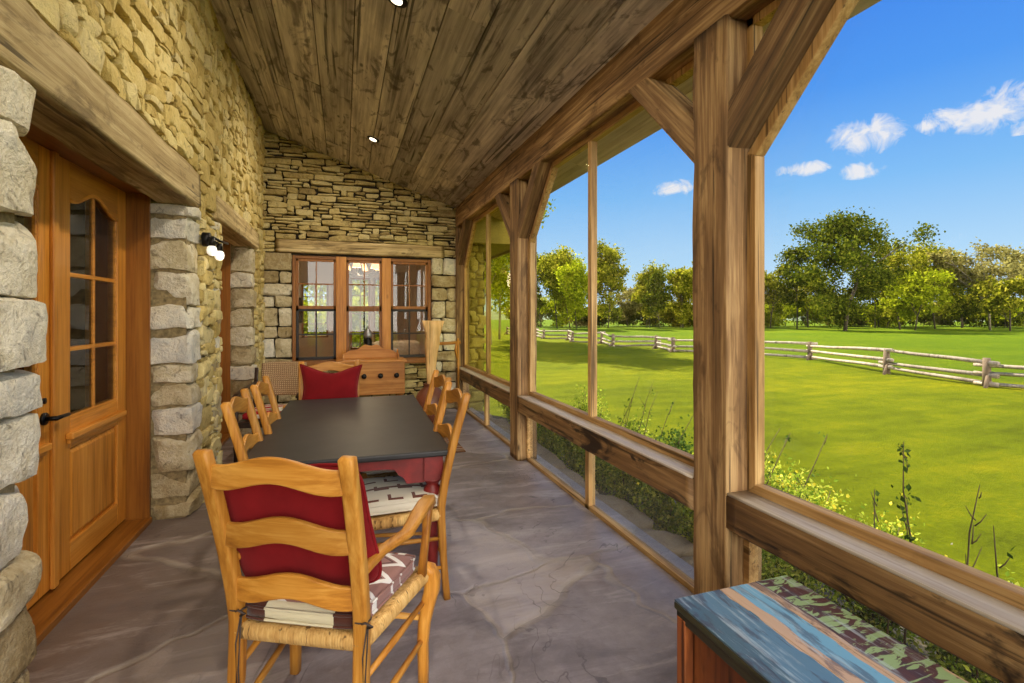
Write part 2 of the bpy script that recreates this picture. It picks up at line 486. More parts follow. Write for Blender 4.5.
# back wall with an opening for the triple window
WX0, WX1, WZ0, WZ1 = -.684, 1.262, .78, 2.285
LB = (-.90, 1.46, 2.31, 2.51)
def in_back(u, v):
    if v > zc(u)+.03: return False
    if WX0-.02 < u < WX1+.02 and WZ0-.02 < v < LB[2]: return False
    if LB[0] < u < LB[1] and LB[2] < v < LB[3]: return False
    if v < 2.31 and v > .1 and (u < WX0 or u > WX1): return False
    return True
wb = MB()
sz2 = [(3,1),(4,1),(5,1),(6,1),(4,2),(5,2),(7,1),(3,2),(2,1),(6,2),(2,2),(8,2),(5,1),(4,1),(6,1)]
fb = lambda a, b, d: (a, YB+.02-d, b)
lay(wb, XW-.05, 1.70, 0, 4.1, in_back, (.05, .043), sz2, fb, .065, .014, .009, rnd, r=.014, amp=.006)
wall_back = struct(wb.build('wall_back', M_LED, sharp=24))
bb = MB()
y0, y1 = YB+.02, YB+.22
bb.box(-1.46, WX0, y0, y1, 0, 4.2, .5); bb.box(WX1, 2.10, y0, y1, 0, 4.2 if False else 3.2, .5)
bb.box(WX0, WX1, y0, y1, 0, WZ0, .5); bb.box(WX0, WX1, y0, y1, WZ1, 4.2, .5); bb.box(WX1, XS+.1, y0, y1, 3.2, 3.6, .5)
bb.build('wall_back_backing', M_MORD, wall_back)
jb = MB()
def jambstones(x0, x1, z0, z1, two):
    z = z0
    while z < z1-.03:
        h = rnd.uniform(.13, .27)
        if z+h > z1-.1: h = z1-z
        xs = [x0, x1] if not two or rnd.random() < .35 else [x0, x0+(x1-x0)*rnd.uniform(.3, .6), x1]
        for a, b in zip(xs[:-1], xs[1:]):
            jb.block(((a+b)/2, z+h/2, .0), ((b-a)/2-.006, h/2-.007, .075+rnd.uniform(-.01,.012)), fb, .016, 11, .013, 8, None, None, False, 7, (.72, .93))
        z += h
jambstones(-1.07, WX0, 0.0, 2.31, True)
jambstones(WX1, 1.66, 0.0, 2.31, True)
jb.build('wall_back_jamb_stones', M_QUO, wall_back, sharp=24)
# the wing of the house seen through the far bay
wg = MB()
lay(wg, 1.84, 2.10, -1.0, 2.62, lambda u, v: True, (.13, .06), [(1,2),(2,2),(2,3),(1,3),(2,4)], lambda a, b, d: (a+ (.03 if int(b*7)%2 else -.01), YB+.02-d, b), .06, .012, .012, rnd, r=.03, amp=.01)
wing = struct(wg.build('wall_wing', stone_mat('wing_stone', [srgb(120,108,50), srgb(150,136,66), srgb(168,152,80), srgb(180,166,96)], .8)))
w2 = MB(); w2.box(1.80, 2.08, YB+.0, YB+5.4, -1.0, 2.62, .5); w2.build('wall_wing_backing', plain('wing_mortar', srgb(120,106,52), .95), wing)
w3 = MB(); w3.box(1.80, 2.70, YB-.35, YB+5.7, 2.56, 2.62, .2); w3.box(1.80, 2.73, YB-.38, YB-.34, 2.52, 3.02, .5); w3.box(2.70, 2.73, YB-.35, YB+5.7, 2.52, 2.80, .5)
w3.build('wing_eave', plain('wing_eave_boards', srgb(150,132,66), .8, nscale=6), wing)

# lintels
def timber(name, p0, p1, w, h, mat, parent=None, amp=.008, up=(0,0,1), step=.07, ns=5.0, rr=.16):
    """a hewn timber from p0 to p1, its own mesh, local X along the grain"""
    p0 = Vector(p0); p1 = Vector(p1); L = (p1-p0).length; n = max(2, int(L/step))
    m = MB(); m.sweep([(L*i/n, 0, 0) for i in range(n+1)], (w, h), up=(0,0,1), amp=amp, nscale=ns, rr=rr)
    d = (p1-p0).normalized(); z = Vector(up); y = z.cross(d).normalized(); z = d.cross(y)
    mt = Matrix((d, y, z)).transposed().to_4x4()
    o = m.build(name, mat, parent); o.matrix_world = Matrix.Translation(p0) @ mt
    wn = o.modifiers.new('Normals', 'WEIGHTED_NORMAL'); wn.weight = 100
    return o
lt = timber('timber_lintel', (XW-.09, LIN1[0], 2.385), (XW-.09, LIN1[1], 2.375), .25, .265, lintel_wood('X'), amp=.012, ns=2.6, rr=.10)
tag(lt, 'long pale hewn lintel set in the stone above the glazed double door', 'beam')
lt = timber('timber_lintel', (XW-.09, LIN2[0], 2.38), (XW-.09, LIN2[1], 2.38), .25, .215, lintel_wood('X'), amp=.012, ns=2.6, rr=.10)
tag(lt, 'shorter pale hewn lintel over the side doorway beyond the black wall light', 'beam')
lt = timber('timber_lintel', (LB[0], YB+.06, 2.408), (LB[1], YB+.06, 2.408), .17, .19, lintel_wood('X'), amp=.010, ns=3, rr=.14)
tag(lt, 'grey weathered lintel set in the ledge stone above the triple window', 'beam')

# ------------------------------------------------------------------ ceiling
cm = MB(); sl = math.atan(.334); x = XS+.02; rnd3 = random.Random(3)
xe = XS+.02
while xe > -1.20:
    w = rnd3.uniform(.17, .30)
    xa = max(-1.25, xe-w)
    # boards butt together along the run, at random joints
    y = YN
    cuts = [YN]
    while cuts[-1] < YB+.1: cuts.append(cuts[-1]+rnd3.uniform(2.2, 5.0))
    cuts[-1] = YB+.12
    for a, b in zip(cuts[:-1], cuts[1:]):
        if b-a < .05: continue
        dz = rnd3.uniform(0, .006)
        g = .004
        v = [(xa+g, a+.002, zc(xa+g)+dz), (xe-g, a+.002, zc(xe-g)+dz), (xe-g, b-.002, zc(xe-g)+dz), (xa+g, b-.002, zc(xa+g)+dz)]
        v += [(p[0], p[1], p[2]+.03) for p in v]
        cm.add(v, [(0,3,2,1),(4,5,6,7),(0,1,5,4),(1,2,6,5),(2,3,7,6),(3,0,4,7)], rnd3.random(), False)
    xe = xa
ceil = struct(cm.build('ceiling', ceil_wood()))
rb = MB()
poly = [(-1.5, zc(-1.5)+.028), (2.29, zc(2.29)+.06), (2.29, zc(2.29)+.22), (-4.2, zc(-4.2)+.2), (-8.5, 3.6), (-8.5, 3.4), (-4.2, zc(-4.2)), ]
rb.prism(poly, lambda a, b, d: (a, -d, b), -(YB+5.8), -YN+.5, .5)
roofm = plain('roof_boards', srgb(60,46,36), .9)
struct(rb.build('roof', roofm))
# eave soffit boards outside
sf = MB()
for i in range(3):
    a = 1.87+i*.14; b = a+.136
    for y0_ in (YN, 1.2, 4.4):
        y1_ = {YN: 1.197, 1.2: 4.397, 4.4: YB-.4}[y0_]
        v = [(a, y0_, zc(a)-.012), (b, y0_, zc(b)-.012), (b, y1_, zc(b)-.012), (a, y1_, zc(a)-.012)]; v += [(p[0], p[1], p[2]+.02) for p in v]
        sf.add(v, [(0,3,2,1),(4,5,6,7),(0,1,5,4),(1,2,6,5),(2,3,7,6),(3,0,4,7)], None, False)
sf.box(2.29, 2.32, YN-.02, YB-.4, 2.885, 3.08, .6)
struct(sf.build('eave_soffit', wood('eave_boards', srgb(176,150,138), srgb(210,188,176), srgb(228,212,202), 'Y', 20, .7, 0, knots=.2, bump=.2)))

# ------------------------------------------------------------------ screen wall timbers
BX = XS+.10      # centre of beam/post in x
bm_ = timber('timber_beam', (BX+.02, YN-.1, 2.955), (BX+.02, YB+.02, 2.955), .24, .33, old('X'), amp=.006, ns=3, step=.12, rr=.08)
tag(bm_, 'long reclaimed timber beam carried by the posts along the screened side', 'beam')
posts = [(-.92, 'squared reclaimed post out of line beside the open end of the porch'),
         (1.935, 'thick reclaimed post with two knee braces, standing next to the painted chest'),
         (4.785, 'reclaimed post halfway down the screened side, behind the dining chairs')]
for yc, lab in posts:
    p = timber('timber_post', (BX, yc, -.02), (BX, yc, 2.80), .21, .235, old('X'), up=(0,1,0), amp=.006, ns=3, rr=.05)
    tag(p, lab, 'post')
cp = timber('timber_post', (BX+.0, 7.545, -.02), (BX+.0, 7.545, 2.80), .20, .10, old('X'), up=(0,1,0), amp=.004, ns=3, rr=.09)
tag(cp, 'half post fixed in the corner against the ledge stone back wall', 'post')
braces = [(2.052, 1, 'knee brace on the thick post by the painted chest, rising away from the chest'),
          (1.818, -1, 'knee brace on the thick post, rising over the painted chest'),
          (4.668, -1, 'knee brace on the middle post, rising over the dining table side'),
          (4.902, 1, 'knee brace on the middle post, rising towards the back wall'),
          (7.50, -1, 'knee brace in the corner beside the back wall')]
for y, d, lab in braces:
    # centre line is 0.07 inside the lower edge
    a = (BX-.02, y-d*.05, 2.205+.05-.0); b = (BX-.02, y+d*.64, 2.205+.74)
    o = timber('knee_brace', (a[0], y-d*.15, 2.205-.05), (b[0], y+d*.60, 2.205+.70), .15, .145, old('X'), up=(0,-d,1), amp=.004, ns=4, rr=.05)
    tag(o, lab, 'brace')
rails = [(-.80, 1.818, 'dark blotched timber rail beside the painted chest'),
         (2.052, 4.668, 'timber rail between the two tall posts, beside the dining chairs'),
         (4.902, 7.50, 'timber rail of the far bay, ending in the back corner')]
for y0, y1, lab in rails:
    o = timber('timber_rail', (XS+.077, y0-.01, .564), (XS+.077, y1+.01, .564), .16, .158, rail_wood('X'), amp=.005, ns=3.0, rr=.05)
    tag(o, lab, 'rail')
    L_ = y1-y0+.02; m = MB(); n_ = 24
    m.sweep([(.012+(L_-.024)*k/n_, .024, .081) for k in range(n_+1)], (.110, .012), amp=.0015, nscale=6, rr=.05); m.build('skylit_strip', wood('painted_skylight_wood', srgb(156,140,122), srgb(194,180,162), srgb(218,208,194), 'X', 22, .45, .3, srgb(120,104,88), knots=.2, bump=.3), o)  # added strip, its pale colour stands in for skylight on the rail top

# screened bays: frame following the braces, mullion, panes
G_UP = glass('window_pane', (.985,.99,.985), .01, (.5,.5,.4), .03)
G_FAR = glass('tinted_pane', (.90,.88,.62), .06, (.42,.36,.06), .03)
G_LOW = glass('insect_screen', (.97,.97,.95), .14, (.42,.42,.38), .0)
FX0, FX1 = XS+.11, XS+.165
def bay(n, ya, yb, pane):
    b = struct(empty('window_%d' % n))
    # upper frame polygon (inner opening), outer is the same offset
    za, zb, zt = .640, 2.18, 2.79
    c = .60; w = .05
    pl = [(ya, za), (yb, za), (yb, zb), (yb-c, zt), (ya+c, zt), (ya, zb)]
    inner = [(ya+w, za+w), (yb-w, za+w), (yb-w, zb-w*.4), (yb-c-w*.4, zt-w), (ya+c+w*.4, zt-w), (ya+w, zb-w*.4)]
    names = ['frame_bottom', 'frame_side', 'frame_corner', 'frame_top', 'frame_corner', 'frame_side']
    fh = MB(); fv = MB()
    for i in range(6):
        fm = fh if i in (0, 3) else fv
        j = (i+1) % 6
        q = [pl[i], pl[j], inner[j], inner[i]]
        fm.prism(q, lambda a_, b_, d: (FX0+.055-d, a_, b_) if False else (FX1-d, a_, b_), 0, FX1-FX0, .3+.08*i)
    fh.build('frame_rail', sash_wood('Y'), b, .004); fv.build('frame_stile', sash_wood('Z'), b, .004)
    # short sticks that close the triangle between brace, post and beam
    tm = MB()
    for s, y in ((1, ya), (-1, yb)):
        tm.box(FX0, FX1, y, y+s*.04, zb+.06, zt, .4); tm.box(FX0, FX1, y, y+s*.5, zt-.04, zt, .6)
    tm.build('spandrel_trim', sash_wood('Z'), b, .003)
    ym = (ya+yb)/2
    mm = MB(); mm.box(FX0, FX1, ym-.024, ym+.024, za+w-.01, zt-w+.01); mm.build('mullion', sash_wood('Z'), b, .004)
    pm = MB(); px = FX0+.03
    pm.prism([(ya+.03, za+.03), (yb-.03, za+.03), (yb-.03, zb), (yb-c, zt-.03), (ya+c, zt-.03), (ya+.03, zb)], lambda a_, b_, d: (px-d, a_, b_), 0, .004, .5)
    pm.build('pane', pane, b)
    # lower screen
    lm = MB(); z0, z1 = .0, .484
    for (p, q, r_, s_) in ((ya, yb, z0, z0+.032), (ya, yb, z1-.03, z1+.02), (ya, ya+.035, z0, z1), (yb-.035, yb, z0, z1)):
        lm.box(FX0-.02, FX1-.02, p, q, r_, s_)
    lm.build('lower_frame', sash_wood('Y'), b, .003)
    l2 = MB(); l2.box(FX0-.02, FX1-.02, ym-.03, ym+.03, z0, z1); l2.build('lower_mullion', sash_wood('Z'), b, .003)
    sm_ = MB(); sm_.box(FX0+.01, FX0+.013, ya+.02, yb-.02, z0+.02, z1); sm_.build('insect_screen', G_LOW, b)
bay(1, -.80, 1.818, G_UP)
bay(2, 2.052, 4.668, G_UP)
bay(3, 4.902, 7.50, G_FAR)

# ------------------------------------------------------------------ doors in the stone wall
G_DOOR = glass('door_glass', (.80,.80,.78), 0, refl=1.0)
M_BLK = plain('black_iron', srgb(22,20,20), .4, .6, .2)
M_MUN = fir('Y')
def door_leaf(parent, y0, y1, ztop, swap=False):
    """leaf of frame-and-panel door; face towards +X at XD; y0 is the near edge"""
    L = empty('door_leaf', (0,0,0)); L.parent = parent
    W = y1-y0; xf, xb = XD, XD-.045
    st = .125; gb, gt = .88, 2.09
    a0, a1 = y0+st+.03, y1-st-.01
    fz = fir('Z'); fy = fir('Y')
    m = MB(); m.box(xb, xf, y0+.002, a0, .05, ztop-.004); m.build('stile', fz, L, .004)
    m = MB(); m.box(xb, xf, a1, y1-.002, .05, ztop-.004); m.build('stile', fz, L, .004)
    # arched top rail
    n = 22; pts = []
    for i in range(n+1):
        u = i/n; y = a0+(a1-a0)*u
        k = abs(2*u-1)
        z = 2.165 - .0*u - (.5-.5*math.cos(min(1, k/.92)*math.pi))*.085
        pts.append((y, z))
    poly = pts+[(a1, ztop-.004), (a0, ztop-.004)]
    m = MB(); m.prism(poly, lambda a, b, d: (xb+d, a, b), 0, xf-xb); m.build('top_rail', fy, L)
    m = MB()
    # moulding that follows the arch
    path = [(xf-.006, y, z-.006) for y, z in pts]
    m.sweep(path, (.022, .018), up=(1,0,0), tint=.9)
    m.build('arch_moulding', fy, L)
    m = MB(); m.box(xb, xf, a0, a1, .72, gb); m.build('lock_rail', fy, L, .004)
    m = MB(); m.box(xf, xf+.035, a0-.05, a1+.05, .775, .81, .8); m.box(xf, xf+.02, a0-.04, a1+.04, .75, .775, .6); m.build('drip_moulding', fy, L, .006)
    m = MB(); m.box(xb, xf, a0, a1, .05, .20); m.build('bottom_rail', fy, L, .004)
    # raised panel
    m = MB(); p0, p1, q0, q1 = a0, a1, .20, .72
    ins = .035
    v = [(xf-.022, p0, q0), (xf-.022, p1, q0), (xf-.022, p1, q1), (xf-.022, p0, q1),
         (xf-.004, p0+ins, q0+ins), (xf-.004, p1-ins, q0+ins), (xf-.004, p1-ins, q1-ins), (xf-.004, p0+ins, q1-ins)]
    m.add(v, [(0,1,5,4),(1,2,6,5),(2,3,7,6),(3,0,4,7),(4,5,6,7)], .6, False); m.build('raised_panel', fz, L)
    # muntins
    m = MB(); ym = (a0+a1)/2
    m.box(xf-.03, xf-.008, ym-.011, ym+.011, gb, 2.16, .7)
    for z in (1.26, 1.67): m.box(xf-.031, xf-.009, a0, a1, z-.012, z+.012, .7)
    m.box(xf-.03, xf-.004, a0, a0+.012, gb, 2.08, .7); m.box(xf-.03, xf-.004, a1-.012, a1, gb, 2.08, .7); m.box(xf-.03, xf-.002, a0, a1, gb, gb+.016, .9)
    m.build('muntins', fy, L, .003)
    m = MB(); m.box(xf-.026, xf-.02, a0-.005, a1+.005, gb-.005, 2.17); m.build('pane', G_DOOR, L)
    return L
def door_frame(parent, y0, y1, zh):
    m = MB(); m.box(XD-.06, XJ, y1, y1+.022, 0, zh+.03, .4); m.build('jamb', firdark('Z'), parent, .002)
    m = MB(); m.box(XD-.06, XJ, y0-.022, y0, 0, zh+.03, .4); m.build('jamb', firdark('Z'), parent, .002)
    m = MB(); m.box(XD-.06, XJ, y0-.02, y1+.02, zh, zh+.028, .35); m.build('head', firdark('Y'), parent, .002)
    m = MB(); m.box(XD-.06, XJ+.01, y0-.02, y1+.02, -.005, .035, .35); m.build('threshold', firdark('Y'), parent, .004)
d1 = struct(empty('door_1'))
door_frame(d1, 2.30, 4.10, 2.29)
door_leaf(d1, 2.30, 3.195, 2.29)
door_leaf(d1, 3.205, 4.10, 2.29)
m = MB(); m.box(XD, XD+.022, 3.155, 3.205, .05, 2.285, .5); m.build('astragal', fir('Z'), d1, .006)
hd = MB()
def rotY(pts): return pts
hx = XD+.0
hd.sweep([(hx, 3.10, .93), (hx+.012, 3.10, .93)], .062, up=(0,0,1), round_=True, nseg=18)
hd.sweep([(hx+.01, 3.10, .93), (hx+.06, 3.10, .93)], .024, up=(0,0,1), round_=True, nseg=12)
hd.sweep([(hx+.055, 3.09, .93), (hx+.06, 3.14, .932), (hx+.058, 3.20, .93), (hx+.05, 3.235, .927)], [.024, .02, .02, .015], up=(1,0,0), round_=True, nseg=10)
hd.sweep([(hx, 3.10, 1.02), (hx+.01, 3.10, 1.02)], .03, up=(0,0,1), round_=True, nseg=14)
hd.build('lever_handle', M_BLK, d1)
d2 = struct(empty('door_2'))
door_frame(d2, 5.06, 6.71, 2.30)
door_leaf(d2, 5.06, 5.88, 2.30); door_leaf(d2, 5.89, 6.71, 2.30)

# ------------------------------------------------------------------ triple window in the back wall
G_WIN = glass('sash_glass', (.9,.9,.88), 0, refl=.9)
M_SDK = plain('black_sash', srgb(30,22,20), .5)
w4 = struct(empty('window_4'))
yf = YB+.035; yr = YB+.12
m = MB()
zt, zb_ = WZ1, WZ0
units = [(WX0, -.105), (.035, .535), (.665, WX1)]
m.box(WX0-.0, WX1, yf+.0, yr, zt-.045, zt, .5); m.build('head_frame', firdark('X'), w4, .004)
m = MB(); m.box(WX0-.03, WX1+.03, YB-.13, yr, zb_-.05, zb_+.02, .3); m.build('window_sill', firdark('X'), w4, .006)
for a, b in ((WX0, WX0+.045), (-.105, .035), (.535, .665), (WX1-.045, WX1)):
    m = MB(); m.box(a, b, yf-.012, yr, zb_, zt, .5); m.build('mullion', fir('Z') if 0 < b < .7 else firdark('Z'), w4, .005)
zmid = 1.53
for k, (a, b) in enumerate(units):
    a += .045 if k == 0 else .0; b -= .045 if k == 2 else 0
    for lo, hi, mat, mat2, nm, yy in ((zmid, zt-.045, firdark('Z'), M_SDK, 'upper_sash', yf+.012), (zb_+.02, zmid, M_SDK if k != 1 else firdark('Z'), M_SDK, 'lower_sash', yf+.03)):
        s = MB(); w = .036
        for q in ((a, a+w, lo, hi), (b-w, b, lo, hi), (a, b, hi-w, hi), (a, b, lo, lo+w*1.2)): s.box(q[0], q[1], yy, yy+.035, q[2], q[3], .6)
        so = s.build(nm, mat, w4, .003)
        mu = MB(); xm = (a+b)/2; zm = (lo+hi)/2
        mu.box(xm-.009, xm+.009, yy+.006, yy+.028, lo+w, hi-w, .5); mu.box(a+w, b-w, yy+.007, yy+.027, zm-.009, zm+.009, .5)
        mu.build('muntins', mat if nm == 'upper_sash' else M_SDK, so)
        g = MB(); g.box(a+w*.5, b-w*.5, yy+.015, yy+.02, lo+w*.5, hi-w*.5); g.build('pane', G_WIN, so)

# ------------------------------------------------------------------ rooms behind the glass
M_PLA = plain('cream_plaster', srgb(206,190,168), .9, noise_amt=.05, bump=.05)
M_RF = wood('room_floor_boards', srgb(90,52,26), srgb(120,74,40), srgb(150,100,60), 'Y', 20, .4)
RY1 = YB+5.2
room = struct(empty('wall_room'))
m = MB()
m.box(-3.05, -3.0, YB+.22, RY1, 0, 2.8); m.box(1.75, 1.80, YB+.22, RY1, 0, 2.8)
Ow = [(-.95, -.35, .9, 2.2), (.15, .62, .6, 2.35), (.70, 1.2, .6, 2.35)]
xs = -3.0
for a, b, lo, hi in Ow:
    m.box(xs, a, RY1, RY1+.1, 0, 2.8); m.box(a, b, RY1, RY1+.1, 0, lo); m.box(a, b, RY1, RY1+.1, hi, 2.8); xs = b
m.box(xs, 1.8, RY1, RY1+.1, 0, 2.8)
m.build('room_walls', M_PLA, room)
m = MB(); m.box(-3.0, 1.8, YB+.22, RY1, 2.75, 2.8); m.build('room_ceiling', M_PLA, room)
m = MB(); m.box(-3.0, 1.8, YB+.22, RY1+.1, -.1, 0); m.build('room_floor', M_RF, room)
for a, b, lo, hi in Ow:
    m = MB(); w = .045
    for q in ((a, a+w, lo, hi), (b-w, b, lo, hi), (a, b, hi-w, hi), (a, b, lo, lo+w)): m.box(q[0], q[1], RY1+.02, RY1+.07, q[2], q[3])
    xm = (a+b)/2; m.box(xm-.012, xm+.012, RY1+.03, RY1+.06, lo, hi)
    nz = 4
    for i in range(1, nz): z = lo+(hi-lo)*i/nz; m.box(a, b, RY1+.03, RY1+.06, z-.012, z+.012)
    m.build('far_sash', firdark('Z'), room)
# second room, behind the left doors
room2 = struct(empty('wall_parlour'))
M_BRW = wood('parlour_panelling', srgb(70,40,22), srgb(104,62,34), srgb(130,84,50), 'Z', 14, .5)
m = MB(); m.box(-5.0, -4.95, 1.2, 7.55, 0, 2.9); m.box(-5.0, -1.5, 1.15, 1.2, 0, 2.9); m.box(-5.0, -1.5, 7.55, 7.6, 0, 2.9); m.box(-5.0, -1.46, 1.15, 7.6, 2.85, 2.9)
m.build('parlour_walls', M_BRW, room2)
m = MB(); m.box(-5.0, -1.46, 1.15, 7.6, -.1, 0); m.build('parlour_floor', M_RF, room2)
# things in the rooms
M_SHADE = emit('lamp_shade_glow', (1.0, .55, .22), 2.0)
ch = empty('chandelier', (.28, 9.2, 2.75), label='chandelier with glowing amber cone shades hanging inside behind the triple window', cat='chandelier')
m = MB(); m.sweep([(0,0,0), (0,0,-.5)], .02, round_=True, up=(1,0,0)); m.lathe([(.0,-.62), (.05,-.6), (.04,-.5), (.02,-.42)], n=12); m.build('stem', M_BLK, ch)
for i in range(6):
    a = i*math.pi/3+.3; c_, s_ = math.cos(a), math.sin(a)
    m = MB(); m.sweep([(0,0,-.56), (.15*c_,.15*s_,-.62), (.3*c_,.3*s_,-.56), (.32*c_,.32*s_,-.5)], .014, round_=True, nseg=6); ar = m.build('arm', M_BLK, ch)
    m = MB(); m.lathe([(.075,-.5), (.035,-.38)], (.32*c_,.32*s_,0), 14); m.build('shade', M_SHADE, ar)
pf = empty('framed_picture', (-.62, RY1-.01, 1.55), label='small dark framed picture seen on the inner room wall through the window', cat='picture')
m = MB(); m.box(-.2-.5, .2-.5, -.03, 0, -.3, .3); m.build('frame', plain('dark_frame', srgb(60,30,22), .5), pf, .005)
m = MB(); m.box(-.15-.5, .15-.5, -.035, -.03, -.24, .24); m.build('print', plain('dim_print', srgb(120,84,60), .6, noise_amt=.5, nscale=9), pf)
sf_ = empty('sofa', (.95, 9.4, 0), label='pale cushioned sofa inside the room, seen low through the triple window', cat='sofa')
M_CRM = plain('cream_fabric', srgb(190,176,160), .9)
for nm, b6 in (('seat', (-.45,.45,-.4,.35,.15,.45)), ('backrest', (-.45,.45,.2,.45,.4,.95)), ('armrest', (-.6,-.42,-.4,.45,.15,.68)), ('armrest', (.42,.6,-.4,.45,.15,.68))):
    m = MB(); m.block(((b6[0]+b6[1])/2, (b6[2]+b6[3])/2, (b6[4]+b6[5])/2), ((b6[1]-b6[0])/2, (b6[3]-b6[2])/2, (b6[5]-b6[4])/2), None, .08, 10, .01, 3); m.build(nm, M_CRM, sf_)
for i, (x, a) in enumerate(((1.35, 0), (-1.6, 0))):
    c = MB(); n = 60
    pts = [(x-.22+.44*k/n, RY1-.08+.025*math.sin(k*1.3), 0) for k in range(n+1)]
    v = [(p[0], p[1], .1) for p in pts]+[(p[0], p[1], 2.5) for p in pts]
    v += [(p[0], p[1]+.01, .1) for p in pts]+[(p[0], p[1]+.01, 2.5) for p in pts]
    f = [(k, k+1, n+2+k, n+1+k) for k in range(n)]+[(2*(n+1)+k, 3*(n+1)+k, 3*(n+1)+k+1, 2*(n+1)+k+1) for k in range(n)]
    c.add(v, f); o = c.build('curtain', M_PLA if i else M_CRM)
    tag(o, ['pale curtain hanging at the end of the inner room beside its windows', 'pale curtain hanging in the corner of the inner room'][i], 'curtain')

# ------------------------------------------------------------------ lamps
M_LENS = emit('lamp_lens', (1.0, .86, .62), 3)
for (yy, lab) in ((6.13, 'small recessed ceiling light near the ledge stone back wall'), (3.36, 'recessed ceiling light above the dining table'), (.6, 'added recessed fill light above the painted chest, behind the camera'), (-1.0, 'added recessed fill light at the open porch end')):  # last two are out of view, added to fill the porch with light
    x = .33; z = zc(x)
    e = empty('recessed_light', (x, yy, z), label=lab, cat='ceiling light'); e.rotation_euler = (0, math.atan(.334), 0)
    m = MB(); m.lathe([(.045,-.004), (.07,-.006), (.075,.0), (.075,.02), (.045,.02), (.045,-.004)], n=24); m.build('trim_ring', M_BLK, e)
    m = MB(); m.lathe([(.002,-.010), (.042,-.010), (.042,-.003), (.002,-.003)], n=20); m.build('lens', M_LENS, e)
    l = bpy.data.lights.new('can_light', 'AREA'); l.shape = 'DISK'; l.size = .13; l.energy = 30; l.color = (1.0, .86, .66)
    lo = bpy.data.objects.new('can_light', l); COL.objects.link(lo); lo.parent = e; lo.location = (0, 0, -.012)
# wall light
wlt = empty('wall_light', (XW+.05, 4.42, 2.03), label='black double wall light with two white bulbs on the stone pier between the doors', cat='wall light')
m = MB(); m.sweep([(-.03,0,0), (.02,0,0)], .11, round_=True, nseg=18); m.build('back_plate', M_BLK, wlt)
m = MB(); m.sweep([(.04,-.10,.0), (.04,.0,.02), (.07,.06,.0), (.10,.20,.0)], .02, round_=True, nseg=8, up=(1,0,0)); m.sweep([(0,0,0), (.07,-.02,-.03)], .03, round_=True, nseg=8); m.build('arm', M_BLK, wlt)
for p in ((.05, -.09, -.09), (.07, .055, -.11)):
    m = MB(); m.sweep([(p[0], p[1], p[2]+.09), (p[0], p[1], p[2]+.03)], [.045, .05], round_=True, nseg=12, up=(1,0,0)); s = m.build('socket', M_BLK, wlt)
    m = MB(); m.lathe([(0,-.045), (.02,-.04), (.033,-.02), (.036,0), (.03,.022), (.016,.035), (.014,.05)], p, 14); m.build('bulb', emit('bulb_glow', (1,.95,.86), .6), s)
    l = bpy.data.lights.new('bulb_light', 'POINT'); l.energy = .4; l.shadow_soft_size = .04; l.color = (1,.85,.6)
    lo = bpy.data.objects.new('bulb_light', l); COL.objects.link(lo); lo.parent = wlt; lo.location = (p[0]+.05, p[1], p[2]-.06)
# lights inside the rooms
for p, e_, c_ in (((.28, 9.2, 2.1), 60, (1,.78,.5)), ((-3.2, 4.0, 2.5), 22, (1,.72,.45))):
    l = bpy.data.lights.new('room_lamp', 'POINT'); l.energy = e_; l.color = c_; l.shadow_soft_size = .25
    lo = bpy.data.objects.new('room_lamp', l); COL.objects.link(lo); lo.location = p

